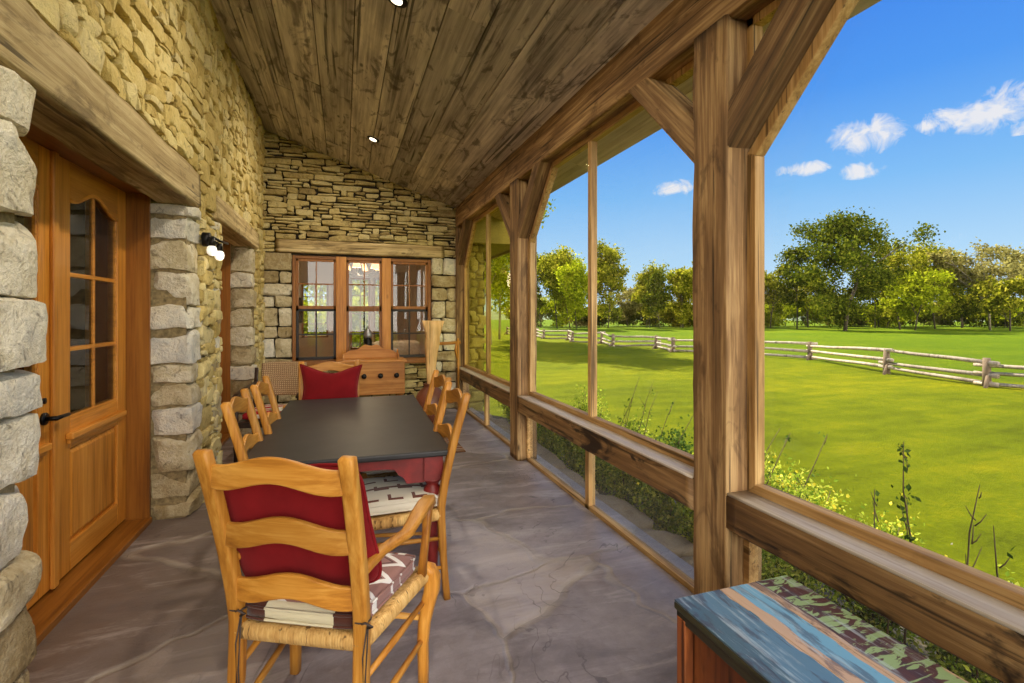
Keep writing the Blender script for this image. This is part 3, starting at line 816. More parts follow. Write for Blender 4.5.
# ------------------------------------------------------------------ ladder-back chairs
M_RUSH = wood('woven_rush', srgb(140,98,48), srgb(190,148,84), srgb(216,180,116), 'Z', 40, .8, 0, knots=0, bump=.4)
def arc(a, b, n): return [a+(b-a)*i/n for i in range(n+1)]
def chair(name, arm, label, wr=.45, wf=.50, D=.42, hs=1.04, seat=.46):
    c = empty(name, label=label, cat='chair')
    yr_, yf_ = -.20, -.20+D
    def ypost(z):          # lean of the rear posts
        return yr_ - .005 - (.13*((z-seat)/(hs-seat))**1.35 if z > seat else 0) - (.03*(1-z/seat)**1.5 if z < seat else 0)
    def xpost(s, z): return s*(wr/2 + (.018*((z-seat)/(hs-seat)) if z > seat else 0))
    for s in (-1, 1):
        m = MB(); n = 22
        zs = [hs*i/n for i in range(n+1)]
        path = [(xpost(s, z), ypost(z), z) for z in zs]
        szs = [(.040, .034) if z < .25 else (.048, .038) for z in zs]
        szs[-1] = (.036, .028); path.append((xpost(s, hs), ypost(hs), hs+.006)); szs[-1] = (.048, .036); szs.append((.034, .022))
        m.sweep(path, [(b, a) for a, b in szs] if False else szs, up=(0,1,0), rr=.25); m.build('rear_post', oak('Z'), c)
    # wavy slats
    for zc_, hh in ((.985, .076), (.79, .076), (.60, .076)):
        n = 26; m = MB(); top = []; bot = []
        for i in range(n+1):
            u = -1+2*i/n
            wv = .018*math.cos(u*math.pi*1.05) - .004
            wv2 = .016*math.cos(u*math.pi*1.15) - .004
            hx = xpost(1, zc_)-.018
            yy = ypost(zc_) - .022*(1-u*u)
            top.append((u*hx, yy, zc_+hh/2+wv)); bot.append((u*hx, yy, zc_-hh/2+wv2))
        v = []; f = []
        for (dy) in (-.009, .009):
            v += [(p[0], p[1]+dy+(0), p[2]) for p in top] + [(p[0], p[1]+dy, p[2]) for p in bot]
        N = n+1
        for i in range(n):
            f += [(i, i+1, N+i+1, N+i), (2*N+i, 3*N+i, 3*N+i+1, 2*N+i+1), (i, 2*N+i, 2*N+i+1, i+1), (N+i, N+i+1, 3*N+i+1, 3*N+i)]
        f += [(0, N, 3*N, 2*N), (n, 2*N+n, 3*N+n, N+n)]
        f = [tuple(reversed(q)) for q in f]
        m.add(v, f, None, False); m.build('ladder_slat', oak('X'), c, .005)
    # front legs
    for s in (-1, 1):
        m = MB(); xf_ = s*wf/2
        if arm:
            prof = [(0,0), (.0,.08), (-.002,.17), (.004,.25), (.018,.32), (.032,.37), (.034,.41), (.022,.445), (.0,.465)]
            path = [(xf_+s*o*.8, yf_+o*.9, z) for o, z in prof]
            szs = [(.036,.036), (.038,.038), (.04,.042), (.045,.048), (.052,.056), (.058,.062), (.060,.064), (.055,.058), (.04,.045)]
        else:
            path = [(xf_, yf_, z) for z in (0, .15, .3, .40, .47, .482)]; szs = [.034, .038, .042, .044, .042, .03]
        m.sweep(path, szs, up=(0,1,0), rr=.28); m.build('front_leg', oak('Z'), c)
    # stretchers
    def rod(a, b, r=.022, nm='stretcher'):
        m = MB(); a = Vector(a); b = Vector(b)
        m.sweep([a, a.lerp(b, .5), b], [r*.8, r*1.15, r*.8], round_=True, nseg=12, up=(0,0,1)); m.build(nm, oak('Y') if abs(a.x-b.x) < .2 else oak('X'), c)
    for s in (-1, 1):
        rod((s*wr/2, ypost(.31), .31), (s*wf/2, yf_, .33)); rod((s*wr/2, ypost(.16), .16), (s*wf/2, yf_, .19))
    rod((-wf/2, yf_, .27), (wf/2, yf_, .27), .026); rod((-wr/2, ypost(.22), .22), (wr/2, ypost(.22), .22), .03)
    # rush seat: four woven triangles with real ridges, wrapped over the rails
    m = MB()
    cor = [Vector((-wr/2, yr_-.0, 0)), Vector((wr/2, yr_-.0, 0)), Vector((wf/2, yf_+.0, 0)), Vector((-wf/2, yf_+.0, 0))]
    cen = sum(cor, Vector())/4
    for k in range(4):
        A, B = cor[k], cor[(k+1) % 4]
        out = Vector(((B-A).y, -(B-A).x, 0)).normalized()
        nr = 46; nsub = nr*4
        rad = .026
        cross = []
        # around the rail: from inside top over and under
        for t_ in (None,): pass
        prof = [('c', 0.0), ('c', .5), ('r', 60), ('r', 30), ('r', 0), ('r', -35), ('r', -75), ('u', .35), ('u', 0)]
        v = []; f = []
        for i in range(nsub+1):
            u = i/nsub; P = A.lerp(B, u)
            rid = .0022*abs(math.sin(u*nr*math.pi))
            for kind, q in prof:
                if kind == 'c':
                    w_ = P.lerp(cen, 1-q) ; inn = P - out*rad*.2
                    pnt = cen.lerp(inn, q*1.6 if q*1.6 < .9 else .9) if q else cen.copy()
                    pnt = Vector((pnt.x, pnt.y, seat-.014+.004*q+rid))
                elif kind == 'r':
                    a = R(q); rr_ = rad+rid
                    pnt = P + out*math.cos(a)*rr_*.9 + Vector((0,0,seat-rad+math.sin(a)*rr_*1.15))
                else:
                    pnt = cen.lerp(P, q); pnt = Vector((pnt.x, pnt.y, seat-.05))
                v.append(pnt)
        n_ = len(prof)
        for i in range(nsub):
            for j in range(n_-1):
                a = i*n_+j; f.append((a, a+1, a+n_+1, a+n_))
        f = [tuple(reversed(q)) for q in f]
        m.add(v, f, random.random())
    m.build('rush_seat', M_RUSH, c)
    if arm:
        for s in (-1, 1):
            # S-curved support from the seat to the arm
            m = MB(); path = [(s*(wf/2), yf_-.02, .44), (s*(wf/2+.012), yf_-.035, .52), (s*(wf/2+.02), yf_-.03, .60), (s*(wf/2+.02), yf_-.012, .67), (s*(wf/2+.02), yf_-.005, .715)]
            m.sweep(path, [(.036,.04), (.03,.03), (.028,.03), (.034,.036), (.04,.042)], up=(0,1,0), rr=.3); m.build('arm_support', oak('Z'), c)
            m = MB(); y0_ = ypost(.70)
            ctrl = [(wr/2+.012, y0_+.012, .665), (wr/2+.014, y0_+.06, .665), (wr/2+.024, y0_+.14, .675), (wf/2+.02, y0_+.22, .70), (wf/2+.028, y0_+.30, .728), (wf/2+.03, y0_+.38, .742), (wf/2+.026, y0_+.44, .738), (wf/2+.02, y0_+.475, .712), (wf/2+.018, y0_+.482, .694)]
            path = [(s*a, b, z) for a, b, z in ctrl]
            m.sweep(path, [(.034,.03), (.032,.028), (.038,.027), (.046,.027), (.054,.027), (.056,.028), (.05,.03), (.044,.026), (.03,.018)], up=(0,0,1), rr=.35); m.build('armrest', oak('Y'), c)
    return c

M_RED = None
def fabric(name, col, col2=None, rough=.95, sheen=.4):
    if name in MATS: return MATS[name]
    t = NT(name); v = t.coord()
    n = t.noise(v, 9, 4, .6, .3); fn = t.noise(v, 420, 2, .5)
    c = t.ramp(t.math('ADD', t.math('MULTIPLY', n, .6), t.math('MULTIPLY', fn, .4)), [(.35, tuple(x*.7 for x in col)), (.65, col)])
    p = t.principled(c, rough, t.bump(t.math('ADD', t.math('MULTIPLY', n, .5), t.math('MULTIPLY', fn, .3)), .5, .004), spec=.15, sheen=sheen)
    p.inputs['Sheen Tint'].default_value = (*tuple(min(1, x*3+.1) for x in col), 1)
    MATS[name] = t.m; return t.m
M_RED = fabric('red_velvet', srgb(124,20,25))
M_TIE = plain('dark_cord', srgb(66,54,48), .8)

def blanket_mat(name, base, dark, white, variant=0):
    """woven blanket with bold angular figures"""
    if name in MATS: return MATS[name]
    t = NT(name)
    v = t.coord((1,1,.4))
    sp = t.node('ShaderNodeSeparateXYZ'); t.link(v, sp.inputs[0]); x, y = sp.outputs[0], sp.outputs[1]
    def pp(a, per): return t.math('PINGPONG', a, per)
    if variant == 0:
        # cream with dark L-shaped strokes
        gx = t.math('MODULO', t.math('ADD', x, 5.0), .13); gy = t.math('MODULO', t.math('ADD', t.math('ADD', y, 5.0), t.math('MULTIPLY', t.math('FLOOR', t.math('DIVIDE', t.math('ADD', x, 5.0), .13)), .06)), .12)
        b1 = t.math('MULTIPLY', t.math('LESS_THAN', gx, .02), t.math('LESS_THAN', gy, .075))
        b2 = t.math('MULTIPLY', t.math('LESS_THAN', gx, .065), t.math('MULTIPLY', t.math('LESS_THAN', gy, .075), t.math('GREATER_THAN', gy, .058)))
        fig = t.math('MAXIMUM', b1, b2)
        st = t.math('LESS_THAN', pp(t.math('ADD', x, .03), .21), .012)
        c = t.mix(t.math('MAXIMUM', fig, st), base, dark)
        band = t.math('LESS_THAN', pp(t.math('ADD', y, .2), .3), .02)
        c = t.mix(band, c, white)
    else:
        zz = t.math('ADD', x, pp(t.math('MULTIPLY', y, 1.6), .09))
        f1 = t.math('LESS_THAN', pp(zz, .11), .017)
        f2 = t.math('MULTIPLY', t.math('LESS_THAN', pp(t.math('ADD', zz, .05), .22), .07), t.math('GREATER_THAN', t.math('ABSOLUTE', x), .17))
        f3 = t.math('LESS_THAN', pp(t.math('ADD', zz, .035), .11), .006)
        c = t.mix(t.math('MAXIMUM', f1, f2), base, white)
        c = t.mix(f3, c, dark)
        rear = t.math('LESS_THAN', y, -.178)
        blk = t.math('GREATER_THAN', t.math('ABSOLUTE', x), .118)
        c = t.mix(rear, c, t.mix(blk, srgb(206,196,166), srgb(78,44,34)))
    n = t.noise(t.coord(), 300, 2)
    t.principled(c, .95, t.bump(n, .3, .003), spec=.1, sheen=.2)
    MATS[name] = t.m; return t.m
M_CUSH = blanket_mat('cream_blanket_cloth', srgb(214,206,188), srgb(104,58,44), srgb(236,232,224), 0)
M_CUSH2 = blanket_mat('brown_blanket_cloth', srgb(150,108,98), srgb(84,50,42), srgb(232,226,218), 1)

def cushion_mesh(w0, w1, d, t_, soft=.5, seed=0):
    """box cushion, w0 rear and w1 front width"""
    m = MB(); n = 18; v = []; f = []; idx = {}
    sd = Vector((seed, seed*2.3, 0))
    def P(u, w, k):   # u,w in [-1,1], k top/bottom
        e = 1-max(abs(u), abs(w))**8
        pu = u*(1-.05*abs(w)**6); pw = w*(1-.05*abs(u)**6)
        ww = (w0*(1-(w+1)/2)+w1*(w+1)/2)/2
        z = k*(t_*.5*(.55+.45*(e**.5)) + .012*(1-u*u)*(1-w*w))
        p = Vector((pu*ww, pw*d/2, z)); p += noise.noise_vector(p*7+sd)*.008
        return p
    for k in (1, -1):
        for i in range(n+1):
            for j in range(n+1):
                idx[(i, j, k)] = len(v); v.append(P(-1+2*i/n, -1+2*j/n, k))
    for i in range(n):
        for j in range(n):
            f.append((idx[i,j,1], idx[i+1,j,1], idx[i+1,j+1,1], idx[i,j+1,1]))
            f.append((idx[i,j,-1], idx[i,j+1,-1], idx[i+1,j+1,-1], idx[i+1,j,-1]))
    for i in range(n):
        f.append((idx[i,0,-1], idx[i+1,0,-1], idx[i+1,0,1], idx[i,0,1])); f.append((idx[i,n,-1], idx[i,n,1], idx[i+1,n,1], idx[i+1,n,-1]))
        f.append((idx[0,i,-1], idx[0,i,1], idx[0,i+1,1], idx[0,i+1,-1])); f.append((idx[n,i,-1], idx[n,i+1,-1], idx[n,i+1,1], idx[n,i,1]))
    m.add(v, f); 
    # piping
    return m
def edge_loop(w0, w1, d, z, n=14):
    pts = []
    for (a, b) in (((-1,-1),(1,-1)), ((1,-1),(1,1)), ((1,1),(-1,1)), ((-1,1),(-1,-1))):
        for i in range(n):
            s = i/n; u = a[0]+(b[0]-a[0])*s; w = a[1]+(b[1]-a[1])*s
            pu = u*(1-.05*abs(w)**6); pw = w*(1-.05*abs(u)**6)
            ww = (w0*(1-(w+1)/2)+w1*(w+1)/2)/2
            pts.append((pu*ww, pw*d/2, z))
    pts.append(pts[0]); return pts

def pillow_obj(w, h, t_, loc, rot, label, seed=1, crush=0, bow=.15):
    """throw pillow in its own XZ plane, thickness along Y"""
    n = 26; m = MB(); v = []; f = []; idx = {}; sd = Vector((seed*3.1, seed, seed*7.7))
    def P(u, w_, k):
        x = u*w/2*(1-bow*(1-w_*w_)*abs(u)**3); z = w_*h/2*(1-bow*1.2*(1-u*u)*abs(w_)**3)
        prof = ((1-abs(u)**2.6)*(1-abs(w_)**2.6))
        y = k*t_/2*max(0, prof)**.5
        if bow < .1: x *= 1-.10*abs(w_)**7; z *= 1-.10*abs(u)**7
        if crush: z -= .045*math.exp(-(u*1.6)**2)*max(0, w_)**2*(1)
        if crush: y *= 1-.25*math.exp(-((u*.9)**2+(w_-.9)**2)*4)
        p = Vector((x, y, z)); q = noise.noise_vector(p*6+sd)*.012; p += Vector((q.x*.6, q.y*(1 if abs(y) > .004 else .3), q.z*.6))
        return p
    for k in (1, -1):
        for i in range(n+1):
            for j in range(n+1):
                e = i in (0, n) or j in (0, n)
                if k == -1 and e: idx[i,j,-1] = idx[i,j,1]; continue
                idx[i,j,k] = len(v); v.append(P(-1+2*i/n, -1+2*j/n, k))
    for i in range(n):
        for j in range(n):
            f.append((idx[i,j,1], idx[i,j+1,1], idx[i+1,j+1,1], idx[i+1,j,1]))
            f.append((idx[i,j,-1], idx[i+1,j,-1], idx[i+1,j+1,-1], idx[i,j+1,-1]))
    m.add(v, f)
    o = m.build('throw_pillow', M_RED); o.location = loc; o.rotation_euler = rot
    tag(o, label, 'pillow')
    ring = [v[idx[i,0,1]] for i in range(n)]+[v[idx[n,j,1]] for j in range(n)]+[v[idx[i,n,1]] for i in range(n, 0, -1)]+[v[idx[0,j,1]] for j in range(n, 0, -1)]
    ring.append(ring[0])
    pm = MB(); pm.sweep(ring, .012, round_=True, nseg=8, up=(0,1,0), caps=False); pm.build('piping', M_RED, o)
    return o

def place(c, x, y, rz): c.location = (x, y, 0); c.rotation_euler = (0, 0, rz)
# armchair at the near end: back centre top at about (-.195,1.60), facing (.46,.89)
A_ROT = -R(27.5)
armchair = chair('ladder_back_armchair', True, 'honey pine ladder-back armchair seen from behind, red pillow showing between its slats', wr=.425, wf=.54, D=.405)
def put_by_back_top(c, bx, by, rz, lean=.335):
    # the top of the back sits lean behind the local origin
    f = Vector((-math.sin(rz), math.cos(rz), 0)); p = Vector((bx, by, 0)) + f*lean; place(c, p.x, p.y, rz); return p
pa = put_by_back_top(armchair, -.195, 1.60, A_ROT)
arm2 = copy_tree(armchair)
arm2['label'] = 'ladder-back chair at the far table end, facing the camera with a bright red pillow'
pb = put_by_back_top(arm2, -.115, 4.66, math.pi)
side = chair('ladder_back_chair', False, 'honey pine ladder-back side chair on the stone wall side, across from the glazed double door', wr=.42, wf=.46, D=.39)
p1_ = put_by_back_top(side, -.515, 2.82, -R(90))
s2 = copy_tree(side); s2['label'] = 'honey pine ladder-back side chair on the stone wall side, next to the wicker armchair'
p2_ = put_by_back_top(s2, -.49, 3.42, -R(90))
s3 = copy_tree(side); s3['label'] = 'honey pine side chair on the screen side, its cushion showing by the red table leg'
p3_ = put_by_back_top(s3, .60, 2.74, R(90))
s4 = copy_tree(side); s4['label'] = 'honey pine ladder-back side chair on the screen side, half hidden behind its neighbour'
p4_ = put_by_back_top(s4, .64, 3.40, R(90))
for s in (side, s2, s3, s4): s['group'] = 'side chairs along the dining table'

def seat_cushion(p, rz, w0, w1, d, mat, label, ties=False, th=.055, group=None):
    m = cushion_mesh(w0, w1, d, th, seed=p.x*3+p.y)
    o = m.build('seat_cushion', mat); o.location = (p.x, p.y, .46+th/2+.002); o.rotation_euler = (0, 0, rz); tag(o, label, 'cushion', group)
    for z in (th*.30, -th*.30):
        pm = MB(); pm.sweep(edge_loop(w0+.004, w1+.004, d+.004, z), .009, round_=True, nseg=6, caps=False); pm.build('piping', mat, o)
    if ties:
        for s in (-1, 1):
            tm = MB(); x = s*.2125; y = -.205
            lp = [(x+.028*math.cos(a)*1.0, y-.0+.024*math.sin(a), 0.015) for a in [k*math.pi/8 for k in range(17)]]
            tm.sweep(lp, .006, round_=True, nseg=6, caps=False)
            tm.sweep([(x+.03, y-.02, .015), (x+.034, y-.035, -.04), (x+.026, y-.033, -.16), (x+.03, y-.03, -.30)], .005, round_=True, nseg=6)
            tm.sweep([(x+.028, y-.02, .015), (x+.02, y-.037, -.08), (x+.022, y-.036, -.22)], .005, round_=True, nseg=6)
            tm.sweep([(x+.012, y-.026, .015), (x+.03, y-.04, .028), (x+.05, y-.034, .015), (x+.03, y-.03, .005)], .007, round_=True, nseg=6)
            tm.build('tie', M_TIE, o)
    return o
seat_cushion(pa, A_ROT, .40, .50, .41, M_CUSH2, 'mauve brown blanket cushion with white zigzags tied onto the armchair seen from behind', True, .06)
seat_cushion(pb, math.pi, .40, .50, .41, M_CUSH, 'pale patterned cushion on the seat under the bright red pillow')
for p, rz, lab in ((p1_, -R(90), 'cream blanket cushion on the side chair across from the glazed double door'), (p2_, -R(90), 'cream blanket cushion on the side chair next to the wicker armchair'),
                   (p3_, R(90), 'cream blanket cushion with brown figures showing beside the red table leg'), (p4_, R(90), 'cream blanket cushion on the half hidden screen side chair')):
    seat_cushion(p, rz, .40, .44, .40, M_CUSH, lab, False, .065, 'cushions on the side chairs')
# pillows
f = Vector((-math.sin(A_ROT), math.cos(A_ROT), 0)); r_ = Vector((math.cos(A_ROT), math.sin(A_ROT), 0))
q = pa - f*.163 - r_*.018
pillow_obj(.50, .44, .14, (q.x, q.y, .755), (R(12), R(-7), A_ROT), 'dark red velvet pillow squeezed behind the slats of the armchair seen from behind', 2, 0, .03)
q = Vector((-.105, 4.66-.155, .82))
pillow_obj(.50, .42, .16, tuple(q), (R(-10), R(2), 0), 'bright red velvet pillow with pinched corners facing the camera at the far table end', 5, 1)

# ------------------------------------------------------------------ dining table
T = empty('dining_table', (.055, 3.45, 0), R(-1.5), label='long dining table with black top and dark red turned legs and apron', cat='table')
M_TOP = plain('black_tabletop', srgb(28,26,29), .5, noise_amt=.35, nscale=7, bump=.08)
M_TRED = plain('red_paint', srgb(124,30,28), .5, noise_amt=.2, nscale=12)
TL, TW = 1.84, .985
m = MB()
m.box(-TW/2, TW/2, -TL/2, TL/2, .728, .76, .5); m.build('table_top', M_TOP, T, .009, segs=3)
lx, ly = TW/2-.085, TL/2-.10
prof = [(.018,0), (.024,.02), (.030,.06), (.020,.085), (.026,.11), (.030,.20), (.036,.32), (.043,.40), (.040,.45), (.026,.475), (.040,.495), (.049,.52), (.044,.545), (.030,.562), (.036,.575), (.047,.585), (.049,.597)]
for sx in (-1, 1):
    for sy in (-1, 1):
        m = MB(); m.lathe(prof, (sx*lx, sy*ly, 0), 24, .5)
        m.box(sx*lx-.048, sx*lx+.048, sy*ly-.048, sy*ly+.048, .595, .728, .5)
        m.build('leg', M_TRED, T)
def apron(L_):
    a = L_/2; pts = [(-a, .585), (-a+.09, .585), (-a+.105, .615), (-a+.13, .632), (-a+.15, .66), (-a+.20, .668)]
    o = pts + [(-x, z) for x, z in reversed(pts)] + [(a, .727), (-a, .727)]
    return o
for sy in (-1, 1):
    m = MB(); m.prism(apron(2*lx-.09), lambda a, b, d: (a, sy*(ly+.02)-d, b), -.011, .011, .5); m.build('apron', M_TRED, T)
for sx in (-1, 1):
    m = MB(); m.prism(apron(2*ly-.09), lambda a, b, d: (sx*(lx+.02)+d, a, b), -.011, .011, .5); m.build('apron', M_TRED, T)

# ------------------------------------------------------------------ painted chest by the rail
def painted_mat():
    t = NT('worn_painted_boards')
    v = t.coord((1,1,1)); sp = t.node('ShaderNodeSeparateXYZ'); t.link(v, sp.inputs[0])
    wob = t.noise(t.coord((3, 1.2, 3)), 1.0, 4, .6, .4)
    x = t.math('ADD', sp.outputs[0], t.math('MULTIPLY', t.math('SUBTRACT', wob, .5), .10))
    blue = srgb(88,122,146); lblue = srgb(112,164,194); raw = srgb(190,160,134); green = srgb(142,168,122); plum = srgb(84,58,62); teal = srgb(72,100,118)
    base = t.ramp(t.math('ADD', t.math('DIVIDE', x, .5), .5), [(.0, teal), (.12, blue), (.34, blue), (.36, raw), (.43, raw), (.45, lblue), (.60, lblue), (.62, raw), (.675, raw), (.69, plum), (.84, plum), (1.0, plum)], 'CONSTANT')
    wear = t.noise(t.coord((26, 5, 20)), 1.0, 6, .7, .6)
    c = t.mix(t.math('MULTIPLY', t.ramp(wear, [(.50, 0.0), (.58, 1.0)]), .6), base, srgb(62,54,70))
    w2 = t.noise(t.coord((9, 30, 20)), 1.0, 4, .6, 1.2)
    gm = t.ramp(w2, [(.50, 0.0), (.53, 1.0)])
    zone = t.math('GREATER_THAN', x, .105)
    c = t.mix(t.math('MULTIPLY', gm, zone), c, green)
    lw = t.noise(t.coord((40, 4, 20)), 1.0, 5, .7)
    c = t.mix(t.math('MULTIPLY', t.ramp(lw, [(.54, 0.0), (.66, 1.0)]), .55), c, srgb(180,196,206))
    patch = t.noise(t.coord((5, 3, 3), loc=(2.2,.4,0)), 1.0, 3, .5)
    c = t.mix(t.ramp(patch, [(.66, 0.0), (.675, 1.0)]), c, raw)
    t.principled(c, .42, t.bump(wear, .5, .004), spec=.5)
    return t.m
C_ = empty('painted_chest', (1.33, .80, 0), label='low wooden chest with worn blue and green painted plank lid, under the timber rail', cat='chest')
m = MB()
for i, (a, b) in enumerate(((-.25, -.06), (-.058, .075), (.077, .25))):
    m.box(a, b, -.655, .655, .462, .47, .3+.2*i)
ld = m.build('lid', painted_mat(), C_, .002)
m = MB(); m.box(-.252, .252, -.657, .657, .438, .463, .5)
M_CE = wood('chest_edge_wood', srgb(30,26,20), srgb(52,48,34), srgb(72,80,52), 'Y', 14, .5, .5, srgb(20,18,14))
m.build('lid_edge', M_CE, ld, .006)
M_CB = wood('chest_body_wood', srgb(84,40,18), srgb(128,66,30), srgb(156,92,48), 'Z', 14, .5, .5, srgb(40,26,18))
M_CE = wood('chest_edge_wood', srgb(40,32,24), srgb(66,56,38), srgb(84,84,60), 'Y', 14, .6, .5, srgb(30,24,20))
m = MB(); m.box(-.245, -.232, -.65, .65, .405, .44); m.box(-.245, .245, .637, .65, .405, .44); m.box(.232, .245, -.65, .65, .405, .44); m.box(-.245, .245, -.65, -.637, .405, .44); m.build('lid_moulding', M_CE, C_, .004)
m = MB(); m.box(-.215, .215, -.615, .615, .06, .44); m.build('body', M_CB, C_, .004)
for sx in (-1, 1):
    for sy in (-1, 1):
        m = MB(); m.box(sx*.225-.022, sx*.225+.022, sy*.625-.022, sy*.625+.022, 0, .42); m.build('corner_post', M_CB, C_, .004)
m = MB(); m.box(-.222, .222, -.622, .622, .04, .10); m.build('plinth', M_CE, C_, .004)

# ------------------------------------------------------------------ things along the back wall
SB = empty('sideboard', (.365, 7.26, 0), label='low pine sideboard with round dark knobs and scalloped gallery under the triple window', cat='sideboard')
M_PINE = wood('brown_pine', srgb(122,70,24), srgb(176,114,46), srgb(210,152,78), 'X', 16, .45, .15, srgb(90,48,20), knots=.5, bump=.15)
m = MB(); m.box(-.435, .435, -.255, .19, .36, .80, .5); m.build('body', M_PINE, SB, .006)
m = MB(); m.box(-.46, .46, -.275, .20, .80, .828, .7); m.build('top', M_PINE, SB, .006)
for k, x in enumerate((-.32, -.107, .107, .32)):
    m = MB(); m.sweep([(x, -.255, .62), (x, -.275, .62), (x, -.285, .62), (x, -.305, .62), (x, -.312, .62)], [.03, .026, .07, .066, .03], round_=True, nseg=16, up=(0,0,1)); m.build('knob', M_BLK, SB)
for sx in (-1, 1):
    for sy in (-.20, .15):
        m = MB(); m.lathe([(.02,0), (.03,.03), (.022,.06), (.03,.2), (.036,.3), (.04,.36)], (sx*.38, sy, 0), 14); m.build('leg', M_PINE, SB)
gp = [(-.37,.828)]
for i in range(31):
    u = -1+2*i/30; gp.append((u*.37, .965+.055*math.cos(u*math.pi*.95)-.014*math.cos(u*math.pi*4)))
gp.append((.37, .828)); gp = [gp[0]]+gp[1:-1]+[gp[-1]]
m = MB(); m.prism(list(reversed(gp)), lambda a, b, d: (a, d, b), .125, .145, .6); m.build('gallery_back', M_PINE, SB, .003)
for s in (-1, 1):
    m = MB(); m.prism([(-.08,.828), (.125,.828), (.125,.95), (.06,.90), (-.04,.885)], lambda a, b, d: (s*.37+d, a, b), -.01, .01, .5); m.build('gallery_side', M_PINE, SB)
fg = empty('candle_lantern', (.335, 7.535, .80), label='small black lantern with pale domed cap on the window sill behind the sideboard', cat='lantern')
m = MB(); m.lathe([(.05,0), (.055,.02), (.03,.05), (.028,.10), (.055,.15), (.06,.22), (.055,.28), (.035,.31)], n=16); m.build('body', M_BLK, fg)
m = MB(); m.lathe([(.05,.31), (.062,.34), (.056,.38), (.035,.42), (.012,.44), (.010,.47)], n=16); m.build('cap', plain('pewter', srgb(170,170,176), .35, .7), fg)

# flared wood in a round jar
jr = empty('floor_jar', (1.08, 6.55, 0), label='round brown clay jar on the floor holding the flared wooden slab', cat='jar')
m = MB(); m.lathe([(.10,0), (.15,.04), (.19,.14), (.205,.26), (.19,.38), (.14,.46), (.09,.50), (.085,.53), (.10,.545), (.085,.55), (.07,.53)], n=28)
m.build('jar_body', plain('brown_clay', srgb(120,66,48), .45, noise_amt=.25, nscale=5, coat=.3), jr)
m = MB()
prof = [(.40,.10,.07), (.55,.10,.07), (.75,.125,.07), (.95,.16,.072), (1.08,.20,.075), (1.16,.185,.075), (1.26,.235,.07), (1.37,.30,.06)]
m.sweep([(.01*math.sin(z*6)+(z-.5)*.0, 0, z) for z, a, b in prof], [(b, a) for z, a, b in prof], up=(1,0,0), amp=.006, nscale=12, rr=.3)
o = m.build('driftwood_slab', wood('pale_slab_wood', srgb(168,122,70), srgb(212,170,112), srgb(232,200,150), 'Z', 34, .6, .1, knots=.2, bump=.5), None, loc=(1.08, 6.55, .0), rot=(0, R(1), R(8)))
tag(o, 'pale flared slab of wood standing upright in the brown jar', 'wood carving')
# wooden bracket arm in the corner
bk_ = empty('wooden_bracket', (1.56, 7.2, 0), label='orange wooden bracket arm with hanging peg in the corner behind the flared slab', cat='bracket')
m = MB(); m.sweep([(.04, .02, 0), (.04, .02, .6), (.03, .01, 1.10)], [.03, .035, .03], round_=True, up=(1,0,0)); m.build('upright', oak('Z'), bk_)
m = MB(); m.sweep([(-.30, .02, 1.025), (-.12, .02, 1.03), (.07, .02, 1.04)], [(.03,.045), (.032,.045), (.035,.05)], up=(0,0,1)); m.build('arm', oak('X'), bk_)
m = MB(); m.sweep([(.0, -.01, 1.03), (-.01, -.015, .93), (.01, -.01, .80)], [.022, .04, .02], round_=True, up=(1,0,0)); m.build('peg', oak('Z'), bk_)

# wicker armchair in the left back corner
WC = empty('wicker_armchair', (-.68, 5.75, 0), R(172), label='low armchair with woven cane back panel and red striped seat in the stone corner', cat='chair')
def cane_mat():
    t = NT('woven_cane'); v = t.coord((1,1,1))
    w = []
    for dr in ('X', 'Z'):
        n = t.node('ShaderNodeTexWave', wave_type='BANDS', bands_direction=dr); t.link(v, n.inputs[0]); n.inputs['Scale'].default_value = 15; n.inputs['Distortion'].default_value = 1.0; w.append(n.outputs['Fac'])
    h = t.math('MULTIPLY', w[0], w[1])
    c = t.ramp(h, [(.0, srgb(150,116,80)), (.2, srgb(184,150,108)), (.7, srgb(206,176,136))])
    t.principled(c, .7, t.bump(h, .9, .012)); return t.m
M_CANE = cane_mat(); M_DKW = plain('dark_walnut', srgb(54,36,26), .4, noise_amt=.3)
m = MB(); n = 14; v = []
for k in (0, 1):
    for i in range(n+1):
        for j in range(n+1):
            u = -1+2*i/n; w_ = j/n
            v.append((u*(.215+.02*w_), -.26-.10*w_-.03*(1-u*u)-k*.03, .56+.36*w_*(1+.0)-.012*u*u*w_))
f = []; N = (n+1)
for i in range(n):
    for j in range(n):
        a = i*N+j; b = a+N*N
        f.append((a, a+1, a+N+1, a+N)); f.append((b, b+N, b+N+1, b+1))
for i in range(n):
    for (p, q) in ((i*N, (i+1)*N), ): f.append((p, q, q+N*N, p+N*N)); 
    p, q = i*N+n, (i+1)*N+n; f.append((p, p+N*N, q+N*N, q))
    p, q = i, i+1; f.append((p, p+N*N, q+N*N, q)); p, q = n*N+i, n*N+i+1; f.append((p, q, q+N*N, p+N*N))
m.add(v, f); m.build('back_panel', M_CANE, WC)
for s in (-1, 1):
    m = MB(); m.sweep([(s*.275, -.22, 0), (s*.275, -.25, .40), (s*.285, -.36, .86)], [.035, .04, .034], up=(0,1,0)); m.build('rear_post', M_DKW, WC)
    m = MB(); m.sweep([(s*.29, .27, 0), (s*.29, .27, .40), (s*.29, .26, .62)], [.035, .04, .035], up=(0,1,0)); m.build('front_leg', M_DKW, WC)
    m = MB(); m.sweep([(s*.285, -.31, .70), (s*.30, -.05, .675), (s*.30, .20, .65), (s*.295, .31, .625)], [(.04,.028), (.055,.026), (.06,.026), (.05,.022)], up=(0,0,1)); m.build('armrest', M_DKW, WC)
m = MB(); m.box(-.29, .29, -.26, .29, .33, .39); m.build('seat_frame', M_DKW, WC, .01)
